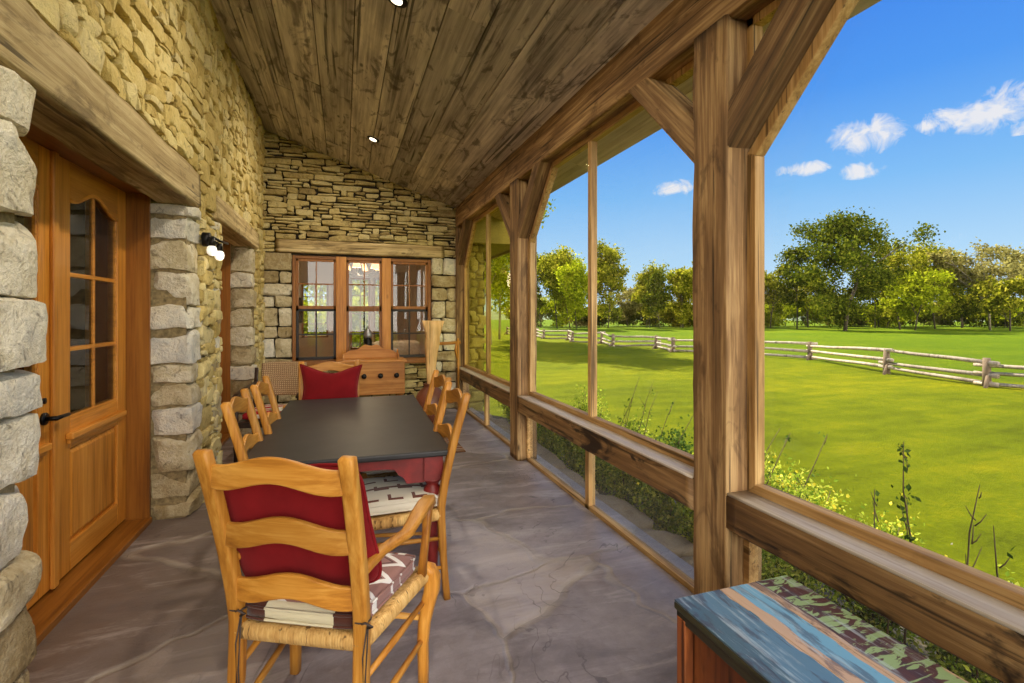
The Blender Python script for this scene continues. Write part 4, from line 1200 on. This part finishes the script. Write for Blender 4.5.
cm_ = cushion_mesh(.50, .52, .50, .075, seed=9)
def stripe_mat():
    t = NT('red_striped_cloth'); v = t.coord(); sp = t.node('ShaderNodeSeparateXYZ'); t.link(v, sp.inputs[0])
    g = t.math('PINGPONG', t.math('ADD', sp.outputs[1], .01), .11)
    c = t.ramp(t.math('DIVIDE', g, .11), [(0, srgb(160,34,40)), (.35, srgb(226,212,196)), (.46, srgb(120,40,40)), (.52, srgb(226,212,196)), (.8, srgb(170,44,48))], 'CONSTANT')
    t.principled(c, .95, spec=.1); return t.m
o = cm_.build('seat_cushion', stripe_mat(), None, loc=(-.68, 5.76, .43), rot=(0, 0, R(172))); tag(o, 'red and white striped cushion on the low cane-backed armchair', 'cushion')
# open book / folded paper on it
m = MB(); m.block((0,0,0), (.11,.08,.012), None, .01, 6, .003, 8); o = m.build('folded_cloth', plain('white_cloth', srgb(224,216,200), .9), None, loc=(-.60, 5.62, .482), rot=(0, 0, R(20))); tag(o, 'small folded white cloth lying on the red striped cushion', 'cloth')
# rug
def rug_mat():
    t = NT('striped_wool_rug'); v = t.coord(); sp = t.node('ShaderNodeSeparateXYZ'); t.link(v, sp.inputs[0])
    g = t.math('PINGPONG', sp.outputs[1], .16)
    c = t.ramp(t.math('DIVIDE', g, .16), [(0, srgb(112,80,58)), (.3, srgb(150,124,100)), (.5, srgb(92,60,48)), (.62, srgb(160,140,118)), (.85, srgb(120,70,54))], 'CONSTANT')
    n = t.noise(v, 200, 2); t.principled(c, .95, t.bump(n, .4, .004), spec=.1); return t.m
m = MB(); m.box(-.62, .62, -.95, .95, 0, .012, .5)
rg = m.build('wool_rug', rug_mat(), None, .004, loc=(.60, 6.10, .001)); tag(rg, 'brown striped rug on the slate floor in front of the sideboard', 'rug')

# ------------------------------------------------------------------ outdoors
GZ = -1.0
def lawn_mat():
    t = NT('sunlit_lawn'); v = t.coord()
    a = t.noise(v, .12, 4, .6, .3); b = t.noise(v, 1.6, 5, .65); c_ = t.noise(v, 14, 5, .75); d_ = t.noise(v, 60, 3, .8)
    st = t.coord((.35, 1.6, 1), rot=(0,0,R(-30)))
    sn = t.noise(st, 1.0, 3, .6)
    f = t.math('ADD', t.math('MULTIPLY', a, .3), t.math('ADD', t.math('MULTIPLY', b, .2), t.math('ADD', t.math('MULTIPLY', c_, .3), t.math('MULTIPLY', sn, .2))))
    c = t.ramp(f, [(.36, srgb(70,80,3)), (.5, srgb(109,117,3)), (.64, srgb(150,142,8))])
    sx = t.node('ShaderNodeSeparateXYZ'); t.link(v, sx.inputs[0])
    far = t.ramp(t.math('DIVIDE', t.math('ADD', sx.outputs[0], t.math('MULTIPLY', a, 4)), 100), [(.235, 0.0), (.27, 1.0)])
    c = t.mix(t.math('MULTIPLY', far, .55), c, srgb(72,104,10))
    t.principled(c, .9, t.bump(t.math('ADD', c_, t.math('MULTIPLY', d_, .6)), .9, .10), spec=.05)
    return t.m
m = MB(); n = 70
v = []; f = []
xs = [-40+260*(i/n)**1.0 for i in range(n+1)]; ys = [-60+330*(j/n) for j in range(n+1)]
for x in xs:
    for y in ys:
        z = GZ + .10*noise.noise(Vector((x*.03, y*.03, 0)))*min(1, max(0, (math.hypot(x-2, y-3)-10)/20))
        v.append((x, y, z))
for i in range(n):
    for j in range(n): a = i*(n+1)+j; f.append((a, a+n+1, a+n+2, a+1))
m.add(v, f, .5)
struct(m.build('lawn', lawn_mat()))
# foundation and stone edging strip outside the screens
m = MB(); m.box(-1.46, 1.90, YN, YB+5.2, -1.05, -.11); struct(m.build('trim_1', M_MOR))
m = MB(); rnd4 = random.Random(4); y = -1.2
while y < 7.5:
    L_ = rnd4.uniform(.35, .8); w_ = rnd4.uniform(.16, .27)
    m.block((1.88+w_*.6, y+L_/2, -.12), (w_*.6, L_/2-.004, .075), None, .03, 10, .035, 4, facets=4); y += L_
o = m.build('stone_edging', stone_mat('edging_stone', [srgb(104,88,72), srgb(142,124,104), srgb(164,146,124)], 1.0)); struct(o)
# planting bed soil, sloping from the edging to the lawn
m = MB(); v = []; f = []; nx, ny = 10, 60
for i in range(nx+1):
    for j in range(ny+1):
        x = 1.86+3.0*i/nx; y = -3+11.2*j/ny
        z = -.16 - .86*(i/nx)**1.2 + .04*noise.noise(Vector((x*2, y*2, 3))) - (0.03 if i == nx else 0)
        v.append((x, y, z))
for i in range(nx):
    for j in range(ny): a = i*(ny+1)+j; f.append((a, a+ny+1, a+ny+2, a+1))
m.add(v, f, .5)
struct(m.build('ground_bed', plain('bed_soil', srgb(74,64,40), .95, noise_amt=.5, nscale=8, bump=.6)))
def bedz(x): return -.16-.86*(max(0, (x-1.86)/3.0))**1.2

L_BUSH = leaf_mat('bush_leaves', [srgb(84,110,30), srgb(134,158,48), srgb(180,190,66), srgb(210,208,90)])
L_DARK = leaf_mat('dark_leaves', [srgb(40,64,20), srgb(70,96,36), srgb(104,124,56)])
M_STEM = plain('plant_stem', srgb(84,66,44), .8)
M_YEL = plain('yellow_petals', srgb(226,206,40), .7, bump=0); M_BLU = plain('blue_petals', srgb(140,150,206), .7, bump=0); M_WHT = plain('white_petals', srgb(214,206,190), .7, bump=0)
def quads(mb, cs, size, rng, elong=1.7, upb=.0, droop=0):
    """many small leaves as quads; cs (n,3) centres"""
    n = len(cs)
    d = rng.normal(size=(n, 3)); d[:, 2] += upb; d /= np.linalg.norm(d, axis=1)[:, None]
    r = rng.normal(size=(n, 3)); e = np.cross(d, r); e /= np.linalg.norm(e, axis=1)[:, None]
    s = size*rng.uniform(.6, 1.3, size=(n, 1))
    nn = np.cross(d, e)
    a = cs-d*s*elong*.5; b = cs+e*s*.5+nn*s*.12; c = cs+d*s*elong*.5; g = cs-e*s*.5+nn*s*.12
    v = np.stack([a, b, c, g], 1).reshape(-1, 3)
    o = len(mb.v); mb.v.extend(map(tuple, v.tolist())); mb.t.extend(np.repeat(rng.random(n), 4).tolist())
    mb.f.extend([(o+4*i, o+4*i+1, o+4*i+2, o+4*i+3) for i in range(n)]); mb.sm.extend([False]*n)
def bush(x, y, rad, hgt, label, n=1500, leaf=.05, flower=None, fm=None, mat=None, group=None, seed=0, z=None, name='leafy_shrub'):
    rng = np.random.default_rng(seed+int(x*100)+int(y*1000)+500)
    z0 = bedz(x) if z is None else z
    e = empty(name, (x, y, z0-.02), label=label, cat='plant', group=group)
    m = MB(); cl = []
    for i in range(14):
        a = rng.uniform(0, 6.28); rr = rad*rng.uniform(.1, .8); h_ = hgt*rng.uniform(.55, .98)*(1-.25*(rr/rad)**2)
        tip = (rr*math.cos(a), rr*math.sin(a), h_); cl.append(tip)
        m.sweep([(rr*.15*math.cos(a), rr*.15*math.sin(a), 0), (tip[0]*.6, tip[1]*.6, h_*.55), tip], [.012, .009, .004], round_=True, nseg=5)
    m.build('stems', M_STEM, e)
    m = MB(); cl = np.array(cl)
    k = rng.integers(0, len(cl), n); t_ = rng.beta(2.2, 1.2, n)[:, None]
    c = cl[k]*t_ + rng.normal(size=(n, 3))*np.array([rad*.20, rad*.20, hgt*.09])
    c[:, 2] = np.clip(c[:, 2], .02, None)
    quads(m, c, leaf, rng); m.build('foliage', mat or L_BUSH, e)
    if flower:
        m = MB(); k = rng.integers(0, len(cl), flower)
        c = cl[k]*rng.uniform(.85, 1.08, size=(flower, 1)) + rng.normal(size=(flower, 3))*rad*.16
        quads(m, c, .02, rng, 1.1, .8); fo = m.build('flowers', fm, e); fo['kind'] = 'stuff'
    return e
bl = 'leafy green clump growing in the bed below the screens'
spec = [  # x, y, radius, height, leaves, leaf size, flowers, petal, label
 (2.42, 2.35, .30, .64, 1900, .045, 60, M_BLU, 'leafy clump with blue flowers behind the lower screen next to the thick post'),
 (2.40, 2.85, .30, .60, 1900, .045, 70, M_BLU, 'leafy clump with scattered blue flowers low behind the screen, one along from the thick post'),
 (2.42, 3.4, .30, .62, 1700, .05, 40, M_YEL, 'leafy clump with yellow flowers behind the lower screen'),
 (2.40, 3.9, .30, .62, 1500, .05, 0, None, bl), (2.42, 4.4, .30, .62, 1500, .05, 0, None, bl), (2.42, 4.95, .30, .6, 1300, .05, 0, None, bl), (2.42, 5.6, .32, .6, 1200, .05, 0, None, bl), (2.45, 6.3, .32, .6, 1100, .05, 0, None, bl), (2.45, 7.0, .32, .6, 1000, .05, 0, None, bl),
 (3.1, 3.0, .34, .72, 1600, .05, 90, M_YEL, 'yellow flowering shrub behind the rail next to the thick post'),
 (3.15, 3.5, .34, .74, 1500, .05, 50, M_YEL, 'green shrub with few yellow blossoms under the middle screen'),
 (3.1, 4.1, .32, .74, 1300, .05, 0, None, 'rounded dark green shrub rising above the rail between the tall posts'),
 (3.1, 5.0, .32, .70, 1200, .05, 30, M_WHT, 'green shrub with white specks growing where the rail meets the middle post'),
 (3.3, 6.3, .3, .9, 1000, .05, 0, None, 'leafy shrub seen low through the far tinted bay'),
 (2.85, 2.55, .33, .76, 2000, .04, 260, M_YEL, 'bright yellow flowering bush just beyond the rail by the thick post'),
 (2.85, 2.05, .32, .66, 2000, .04, 240, M_YEL, 'second yellow flowering bush beyond the rail, beside the tallest bare stalk'),
 (2.9, 1.58, .30, .52, 1700, .04, 90, M_WHT, 'low bush with pale blossoms beyond the rail, before the bare twigs'),
 (2.75, 1.15, .30, .48, 1400, .045, 60, M_YEL, 'low bush with yellow specks at the corner of the frame'),
 (2.45, 1.2, .25, .42, 1300, .04, 20, M_WHT, 'short green clump glimpsed under the rail next to the painted chest'),
 (2.45, .5, .25, .42, 1300, .04, 20, M_WHT, 'short green clump glimpsed between the rail and the chest lid'),
]
for i, (x, y, r0, h0, n0, ls, fl, fm, lab) in enumerate(spec):
    bush(x, y, r0, h0+0.06, lab, int(n0*3), ls*.42, fl, fm, L_DARK if 'dark' in lab else L_BUSH, 'clumps below the screens' if lab == bl else None, i)
def stalk(x, y, h, lean, label, nb=5, leaves=25, seed=1):
    rng = np.random.default_rng(seed); z0 = bedz(x)
    e = empty('bare_stalk', (x, y, z0-.02), label=label, cat='plant')
    m = MB(); tip = Vector((lean[0], lean[1], h)); base = Vector((0,0,0))
    pts = [base.lerp(tip, t)+Vector((.015*math.sin(t*9+seed), .015*math.cos(t*7), 0)) for t in (0, .2, .4, .6, .8, 1)]
    m.sweep(pts, [.012, .011, .009, .008, .006, .003], round_=True, nseg=6)
    tips = []
    for i in range(nb):
        t = rng.uniform(.35, .95); p = base.lerp(tip, t); a = rng.uniform(0, 6.28); L_ = rng.uniform(.06, .2)*(1.3-t)
        q = p+Vector((math.cos(a)*L_*.6, math.sin(a)*L_*.6, L_)); tips.append(q); m.sweep([p, p.lerp(q, .5)+Vector((0,0,-.008)), q], [.006, .005, .002], round_=True, nseg=5)
    m.build('stem', M_STEM, e)
    if leaves:
        m = MB(); pool = np.array([tuple(q) for q in tips]+[tuple(base.lerp(tip, t)) for t in (.3,.45,.6,.75)])
        c = pool[rng.integers(0, len(pool), leaves)]+rng.normal(size=(leaves, 3))*.018
        quads(m, c, .019, rng); m.build('leaves', L_DARK, e)
    return e
stalk(2.55, 1.66, 1.16, (.03, .02), 'tall bare stalk with small side leaves, rising highest above the rail', 9, 60, 3)
stalk(2.5, 1.70, .90, (-.02, .06), 'thin stalk beside the tallest one, with a few leaves', 5, 24, 4)
stalk(2.5, 1.47, 1.04, (.05, -.10), 'bare stalk with a forked spiky tip standing alone over the lawn', 9, 4, 5)
stalk(2.42, 1.31, .76, (-.01, .03), 'short thin twig next to the leaning dark twig', 3, 4, 6)
stalk(2.40, 1.26, .86, (.10, -.16), 'dark twig leaning strongly at the picture corner above the rail', 3, 0, 7)
stalk(2.42, 1.24, .92, (.0, .0), 'slender upright twig between the short twig and the leaning one', 4, 6, 8)
rl = random.Random(12)
for i in range(13):
    y = 5.25-.20*i; h = 1.16-.016*i+rl.uniform(-.08,.08)
    e = stalk(2.85+rl.uniform(-.06,.06), y, h, (.30+rl.uniform(-.08,.08), -.28+rl.uniform(-.08,.08)), 'thin leaning stalk in the row above the rail between the tall posts', 4, 22, 20+i); e['group'] = 'leaning stalks along the bed'

# split-rail fence
M_LOG = wood('silver_logs', srgb(120,104,84), srgb(160,142,120), srgb(186,170,148), 'Z', 10, .8, .2, srgb(110,96,78), knots=0, bump=.4)
M_LOGD = plain('fence_block', srgb(120,98,74), .9)
FP = [(21.6, 4.6), (20.9, 7.6), (20.6, 10.9), (21.2, 14.6), (23.8, 20.4), (22.3, 23.4), (20.1, 27.2), (20.9, 30.2), (19.3, 33.4), (20.1, 36.6), (19.0, 39.8), (19.9, 42.6), (18.9, 46.2), (19.6, 50.0), (18.6, 54), (18.9, 58)]
fe = empty('rail_fence', (20.5, 25, GZ), label='long zigzag fence of silvery split logs crossing the lawn', cat='fence')
off = Vector((20.5, 25, 0)); rf_ = random.Random(2)
for i, (x, y) in enumerate(FP):
    p = Vector((x, y, 0))-off
    m = MB()
    m.sweep([p+Vector((0,0,-.05)), p+Vector((0,0,.98))], [.26, .22], round_=True, nseg=8, up=(1,0,0), amp=.01)
    m.sweep([p+Vector((-.45,-.2,-.03)), p+Vector((.1,.0,.55))], [.13, .11], round_=True, nseg=7, up=(0,1,0)); m.build('fence_post', M_LOGD, fe)
for i in range(len(FP)-1):
    a = Vector((*FP[i], 0))-off; b = Vector((*FP[i+1], 0))-off; d = (b-a).normalized()
    for k, z in enumerate((.18, .50, .86)):
        m = MB(); s_ = 1 if i % 2 else -1
        za = z+rf_.uniform(-.09,.09)+.05*s_; zb2 = z+rf_.uniform(-.09,.09)-.05*s_
        p = a-d*.35+Vector((0,0,za)); q = b+d*.35+Vector((0,0,zb2))
        m.sweep([p, p.lerp(q, .33)+Vector((0,0,rf_.uniform(-.03,.03))), p.lerp(q, .66)+Vector((0,0,-.02)), q], [.16, .14, .13, .11], round_=True, nseg=8, up=(0,0,1), tint=rf_.random()); m.build('fence_rail', M_LOG, fe)

# trees
L_T1 = leaf_mat('cottonwood_leaves', [srgb(78,88,12), srgb(122,126,24), srgb(160,156,38), srgb(190,178,62)], .5)
L_T2 = leaf_mat('dark_cottonwood_leaves', [srgb(54,66,12), srgb(88,98,22), srgb(130,130,38)], .45)
L_T3 = leaf_mat('bronze_buds', [srgb(104,96,48), srgb(150,140,74), srgb(184,172,100)], .4)
L_T4 = leaf_mat('fresh_leaves', [srgb(110,124,14), srgb(156,164,26), srgb(194,194,48)], .5)
M_BARK = plain('tree_bark', srgb(92,78,58), .9, noise_amt=.4, nscale=3)
M_BARKL = plain('pale_bark', srgb(156,140,112), .9, noise_amt=.3, nscale=3)
def tree(x, y, h, w, label, mat, n=9000, leaf=.30, seed=0, trunk=.15, trunks=1, open_=0.0, bark=None, group=None, name='broadleaf_tree', spread=.9, cw=1.0):
    rng = np.random.default_rng(seed); rr = random.Random(seed)
    e = empty(name, (x, y, GZ), label=label, cat='tree', group=group)
    m = MB(); tips = []
    def grow(p, d, L_, r, depth):
        segs = 3; pts = [p]; dd = d.copy()
        for s in range(segs):
            dd = (dd+Vector((rr.uniform(-.16,.16), rr.uniform(-.16,.16), rr.uniform(-.02,.10)))).normalized()
            pts.append(pts[-1]+dd*L_/segs)
        m.sweep(pts, [r, r*.85, r*.7, r*.5], round_=True, nseg=6 if depth < 2 else 4, up=(0,1,.2))
        if depth >= 3:
            tips.append(pts[-1]); tips.append(pts[-2]); return
        k = rr.choice((3, 3, 4)) if depth else rr.choice((5, 6, 7))
        for i in range(k):
            t_ = rr.uniform(.35, 1.0) if depth else rr.uniform(.28, 1.0)
            q = pts[min(segs-1, int(t_*segs))].lerp(pts[min(segs, int(t_*segs)+1)], (t_*segs) % 1)
            a = rr.uniform(0, 6.283)+i*2.4; tilt = rr.uniform(.45, .95)*spread
            nd = (dd*math.cos(tilt)+Vector((math.cos(a), math.sin(a), .15))*math.sin(tilt)).normalized()
            grow(q, nd, L_*rr.uniform(.48, .62)*(1.15-.3*t_), r*.5, depth+1)
        tips.append(pts[-1])
    for k in range(trunks):
        o = Vector((rr.uniform(-.35,.35)*w*(.5 if trunks > 1 else 0), rr.uniform(-.2,.2)*w*(.5 if trunks > 1 else 0), -.1))
        grow(o, Vector((rr.uniform(-.08,.08), rr.uniform(-.08,.08), 1)).normalized(), h*.66, h*.020/(trunks**.4), 0)
    T_ = np.array([tuple(q) for q in tips])
    # fit the branch ends in the crown's envelope
    ex = max(1e-3, np.percentile(np.abs(T_[:, :2]), 96)); sxy = (w/2)/ex*.92; szz = h*.95/max(T_[:, 2])
    for i, p in enumerate(m.v): m.v[i] = (p[0]*sxy, p[1]*sxy, p[2]*szz)
    T_ = T_*np.array([sxy, sxy, szz])
    m.build('trunk', bark or M_BARK, e)
    keep = T_[:, 2] > h*trunk
    T_ = T_[keep]
    zc0, rz = h*(trunk+1)/2, h*(1-trunk)/2
    K = max(16, int(44*(w*h/150)**.5)); lobes = []
    while len(lobes) < K:
        p = rng.uniform(-1, 1, 3)
        rr_ = np.linalg.norm(p)
        if rr_ > 1 or rr_ < .25: continue
        if p[2] < -.3 and abs(p[0])+abs(p[1]) > .8: continue
        p[:2] *= (1.0 if p[2] < .3 else .9)
        lobes.append((p[0]*w*.42, p[1]*w*.42, zc0+p[2]*rz*.86, rng.uniform(.075, .15)*(w+h)*.5*cw))
    lobes = np.array(lobes)
    na_ = int(n*(.45 if cw < .9 else .28))
    m = MB(); k = rng.integers(0, len(T_), na_); cr = .035*h*cw
    c1 = T_[k]+rng.normal(size=(na_, 3))*cr
    nb_ = n-na_; k = rng.integers(0, K, nb_); d = rng.normal(size=(nb_, 3)); d /= np.linalg.norm(d, axis=1)[:, None]
    rad = rng.uniform(.35, 1.0, size=(nb_, 1))**.6*(1+.22*rng.normal(size=(nb_, 1)))
    c2 = lobes[k][:, :3]+d*rad*lobes[k][:, 3:4]*np.array([1, 1, .8])
    c = np.concatenate([c1, c2])
    c[:, 2] = np.clip(c[:, 2], .3, h*1.02)
    quads(m, c, leaf, rng, 1.4); m.build('crown', mat, e)
    return e
CT, ST = .9478, .319
def at(px, z):       # a bearing seen from the porch turned into a place at distance z
    a = (px-512)/500*z; return a*CT+z*ST, -a*ST+z*CT
trees = [ # bearing, distance, height, width, leaf mat, seed, options, label
 (845, 76, 18.4, 15.5, L_T2, 1, dict(n=18000, trunk=.04, spread=1.0), 'tallest dark green spreading tree out in the field beyond the fence'),
 (797, 84, 14.5, 6.0, L_T2, 2, dict(n=3800, trunk=.2, cw=.7), 'thin sparse tree leaning beside the tallest dark green tree'),
 (770, 88, 11.5, 7, L_T1, 3, dict(n=5500), 'green tree appearing just clear of the thick post'),
 (808, 96, 10.5, 9, L_T1, 4, dict(n=5000), 'low green tree behind the thin sparse one'),
 (900, 82, 14.6, 10, L_T1, 5, dict(n=9000, trunk=.1), 'yellow green tree next to the tallest dark green one'),
 (935, 86, 15.2, 10, L_T1, 6, dict(n=9000, trunk=.1), 'yellow green domed tree in the middle of the grove at the field edge'),
 (915, 78, 9.5, 9, L_T4, 7, dict(n=6000, trunk=.1), 'low bright lime green tree in front of the grove'),
 (990, 80, 14.8, 13, L_T3, 8, dict(n=6500, trunk=.3, bark=M_BARKL, cw=.7, spread=1.1), 'pale barked tree with bronze budding twigs and leaning limbs'),
 (1040, 84, 15.0, 11, L_T3, 9, dict(n=6500, trunk=.2, bark=M_BARKL, cw=.8), 'bronze budding tree cut by the edge of the view'),
 (962, 92, 12, 9, L_T2, 10, dict(n=7000, trunk=.08), 'dark green tree between the domed tree and the bronze one'),
 (1010, 74, 8.5, 8, L_T1, 11, dict(n=5500, trunk=.1), 'short green tree under the bronze budding limbs'),
 (875, 92, 13, 9, L_T2, 12, dict(n=7000, trunk=.08), 'dark green tree filling behind the tallest one'),
 (563, 86, 14.4, 9.0, L_T1, 21, dict(n=11000, trunk=.16, trunks=2), 'broad yellow green tree seen beside the screen mullion'),
 (577, 80, 12.0, 6, L_T4, 22, dict(n=6000, trunk=.1), 'bright green tree partly covered by the screen mullion'),
 (608, 88, 15.4, 6.6, L_T1, 23, dict(n=9500, trunk=.12), 'tall narrow green tree just clear of the screen mullion'),
 (541, 90, 14, 5.5, L_T2, 24, dict(n=3600, trunk=.2, cw=.7), 'dark sparse tree close to the middle post'),
 (648, 90, 12.0, 6.0, L_T1, 25, dict(n=9500, trunk=.05, trunks=2), 'slim green tree standing in the gap of open sky'),
 (660, 86, 10.5, 4.5, L_T2, 26, dict(n=5000, trunk=.12), 'dark slim tree with bare base beside the open sky gap'),
 (683, 88, 11.0, 6.0, L_T1, 27, dict(n=9500, trunk=.05, trunks=3), 'several stemmed green tree close to the thick post'),
 (712, 88, 12.0, 7.5, L_T1, 28, dict(n=6000), 'green tree hidden mostly behind the thick post'),
 (740, 94, 11.0, 8, L_T2, 29, dict(n=5000), 'dark tree hidden mostly behind the thick post'),
 (628, 100, 8, 7, L_T3, 30, dict(n=4500, trunk=.08), 'low brownish tree at the foot of the slim green one'),
 (1100, 80, 14, 12, L_T1, 31, dict(n=6000), 'green tree beyond the edge of the view'),
]
for px, z, h, w, mt_, sd, kw, lab in trees:
    x, y = at(px, z); tree(x, y, h, w, lab, mt_, seed=sd, **kw)
# trees close behind the house, seen through the far bay
tree(11.3, 38.5, 21, 8.5, 'tree with pale trunk on the lawn seen through the tinted far bay', L_T4, 24000, .20, 41, .12, 2, bark=M_BARKL, cw=.9)
tree(14.2, 46.0, 22, 7.5, 'second pale trunked tree on the lawn behind the far bay', L_T4, 18000, .24, 42, .10, 1, bark=M_BARKL, cw=.9)
tree(1.0, 34.0, 10.5, 12, 'leafy tree beyond the house, glimpsed green through the inner room windows', L_T4, 12000, .2, 43, .05, 2)
tree(-5.0, 30.0, 10.5, 11, 'leafy tree behind the house, out beyond the inner room', L_T4, 9000, .22, 44, .05, 2)
tree(.6, 17.6, 3.4, 3.2, 'green shrub right outside the inner room windows', L_T4, 7000, .10, 45, .02, 3, name='garden_shrub')
tree(-1.9, 18.2, 3.2, 3.2, 'green shrub outside the window with the curtain', L_T4, 6000, .10, 46, .02, 3, name='garden_shrub')
# shrubs at the foot of the grove
rs = random.Random(6)
for i in range(34):
    px = 520+ i*17 + rs.uniform(-8, 8); z = rs.uniform(92, 106)
    x, y = at(px, z); h = rs.uniform(3.2, 7.0)
    tree(x, y, h, rs.uniform(7, 10), 'low bushy thicket along the field edge under the trees', rs.choice((L_T1, L_T2, L_T3, L_T4)), 4200, .32, 60+i, .0, 3, group='thicket under the far trees', name='thicket_shrub', cw=1.8)
# distant low hill line
m = MB(); v = []; f = []; n = 60
for i in range(n+1):
    a = R(-30+150*i/n); r0 = 260
    hh = 3.5+2.2*noise.noise(Vector((i*.25, 1, 1)))
    for rr_, z in ((r0-30, GZ-.5), (r0, GZ+hh), (r0+40, GZ+hh*1.2), (r0+60, GZ-1)):
        v.append((rr_*math.sin(a), rr_*math.cos(a), z))
for i in range(n):
    for k in range(3): a = i*4+k; f.append((a, a+4, a+5, a+1))
m.add(v, f, .5); struct(m.build('hills', plain('far_woods', srgb(96,108,72), .95, noise_amt=.3, nscale=.1)))

# ------------------------------------------------------------------ sky
W = bpy.data.worlds.new('sky'); scene.world = W; W.use_nodes = True
t = NT.__new__(NT); t.m = None; t.t = W.node_tree; t.n = t.t.nodes; t.l = t.t.links; t.n.clear()
out = t.n.new('ShaderNodeOutputWorld'); bg = t.n.new('ShaderNodeBackground')
tc = t.n.new('ShaderNodeTexCoord'); dirv = tc.outputs['Generated']
sp = t.n.new('ShaderNodeSeparateXYZ'); t.link(dirv, sp.inputs[0])
el = t.math('MAXIMUM', sp.outputs[2], 0); back = t.math('MULTIPLY', t.math('ADD', sp.outputs[1], .55), -3.0, clamp=True)
sky = t.ramp(el, [(0, srgb(210,236,255)), (.10, srgb(182,222,255)), (.22, srgb(132,194,252)), (.36, srgb(84,158,248)), (.52, srgb(62,134,240)), (1.0, srgb(60,126,230))])
sky = t.mix(t.math('MULTIPLY', t.math('SUBTRACT', el, .56), 3.0, clamp=True), sky, (.62, .80, 1.15))      # unseen sky overhead brightened as added fill
sky = t.mix(back, sky, (6.4, 6.1, 5.6))                                      # added fill glow in the unseen sky behind the camera
SUN_D = Vector((-.62, .62, .62)).normalized()        # towards the sun
SUN_D = Vector((math.sin(R(-10))*math.cos(R(46)), math.cos(R(-10))*math.cos(R(46)), math.sin(R(46))))
dp = t.n.new('ShaderNodeVectorMath'); dp.operation = 'DOT_PRODUCT'; t.link(dirv, dp.inputs[0]); dp.inputs[1].default_value = SUN_D
glow = t.math('POWER', t.math('MAXIMUM', dp.outputs['Value'], 0), 40)
sky = t.mix(t.math('MULTIPLY', glow, 1.0, clamp=True), sky, (2.6, 2.6, 2.5))
# a few fair-weather clouds, each at its bearing
nz = t.noise(dirv, 30, 8, .66, .8); nz2 = t.noise(dirv, 9, 3, .5)
def cdir(px, py):
    a = (px-512)/500; b = (314.5-py)/500
    return Vector((a*CT+ST, -a*ST+CT, b)).normalized()
mask = None
for (px, py, wa, ha) in ((985, 112, .075, .030), (1022, 106, .075, .038), (866, 136, .060, .032), (675, 188, .046, .018), (862, 170, .038, .015), (803, 169, .044, .014), (928, 125, .020, .010), (962, 123, .012, .006), (1200, 60, .12, .04), (560, 215, .0, .0)):
    if wa == 0: continue
    d = cdir(px, py); rt = Vector((d.y, -d.x, 0)).normalized(); up = rt.cross(d).normalized()
    def dot(vv):
        n_ = t.n.new('ShaderNodeVectorMath'); n_.operation = 'DOT_PRODUCT'; t.link(dirv, n_.inputs[0]); n_.inputs[1].default_value = vv; return n_.outputs['Value']
    u = t.math('DIVIDE', dot(rt), wa); v_ = t.math('DIVIDE', dot(up), ha)
    q = t.math('SUBTRACT', 1.0, t.math('ADD', t.math('MULTIPLY', u, u), t.math('MULTIPLY', v_, v_)))
    q = t.math('MULTIPLY', t.math('MAXIMUM', q, -1), t.math('GREATER_THAN', dot(d), .5))
    q = t.math('MAXIMUM', q, 0)
    mask = q if mask is None else t.math('MAXIMUM', mask, q)
cl = t.math('ADD', t.math('MULTIPLY', mask, .9), t.math('MULTIPLY', t.math('SUBTRACT', nz, .5), 3.4))
cl = t.math('MULTIPLY', t.ramp(cl, [(.2, 0.0), (1.0, 1.0)]), t.math('GREATER_THAN', mask, .001))
sky = t.mix(t.math('MULTIPLY', cl, .92), sky, srgb(244,242,246))
t.link(sky, bg.inputs[0]); bg.inputs[1].default_value = 1.0
t.link(bg.outputs[0], out.inputs[0])

sun = bpy.data.lights.new('sun', 'SUN'); sun.energy = 13.5; sun.angle = R(.6); sun.color = (1.0, .93, .78)
so = bpy.data.objects.new('sun', sun); COL.objects.link(so)
so.rotation_euler = SUN_D.to_track_quat('Z', 'Y').to_euler()

# ------------------------------------------------------------------ camera and render
cam = bpy.data.cameras.new('camera'); cam.sensor_width = 36; cam.lens = 36*500/1024
cam.shift_y = -27/1024; cam.clip_start = .05; cam.clip_end = 1000
co = bpy.data.objects.new('camera', cam); COL.objects.link(co); co.location = (0, 0, H); co.rotation_euler = (R(90), 0, -R(18.6))
scene.camera = co
scene.view_settings.view_transform = 'Standard'; scene.view_settings.look = 'None'; scene.view_settings.gamma = 1; scene.view_settings.use_curve_mapping = False
scene.view_settings.exposure = 0.0
cy = scene.cycles
cy.use_denoising = True
cy.max_bounces = 10; cy.diffuse_bounces = 6; cy.glossy_bounces = 4; cy.transparent_max_bounces = 16; cy.caustics_reflective = False; cy.caustics_refractive = False
cy.sample_clamp_indirect = 6
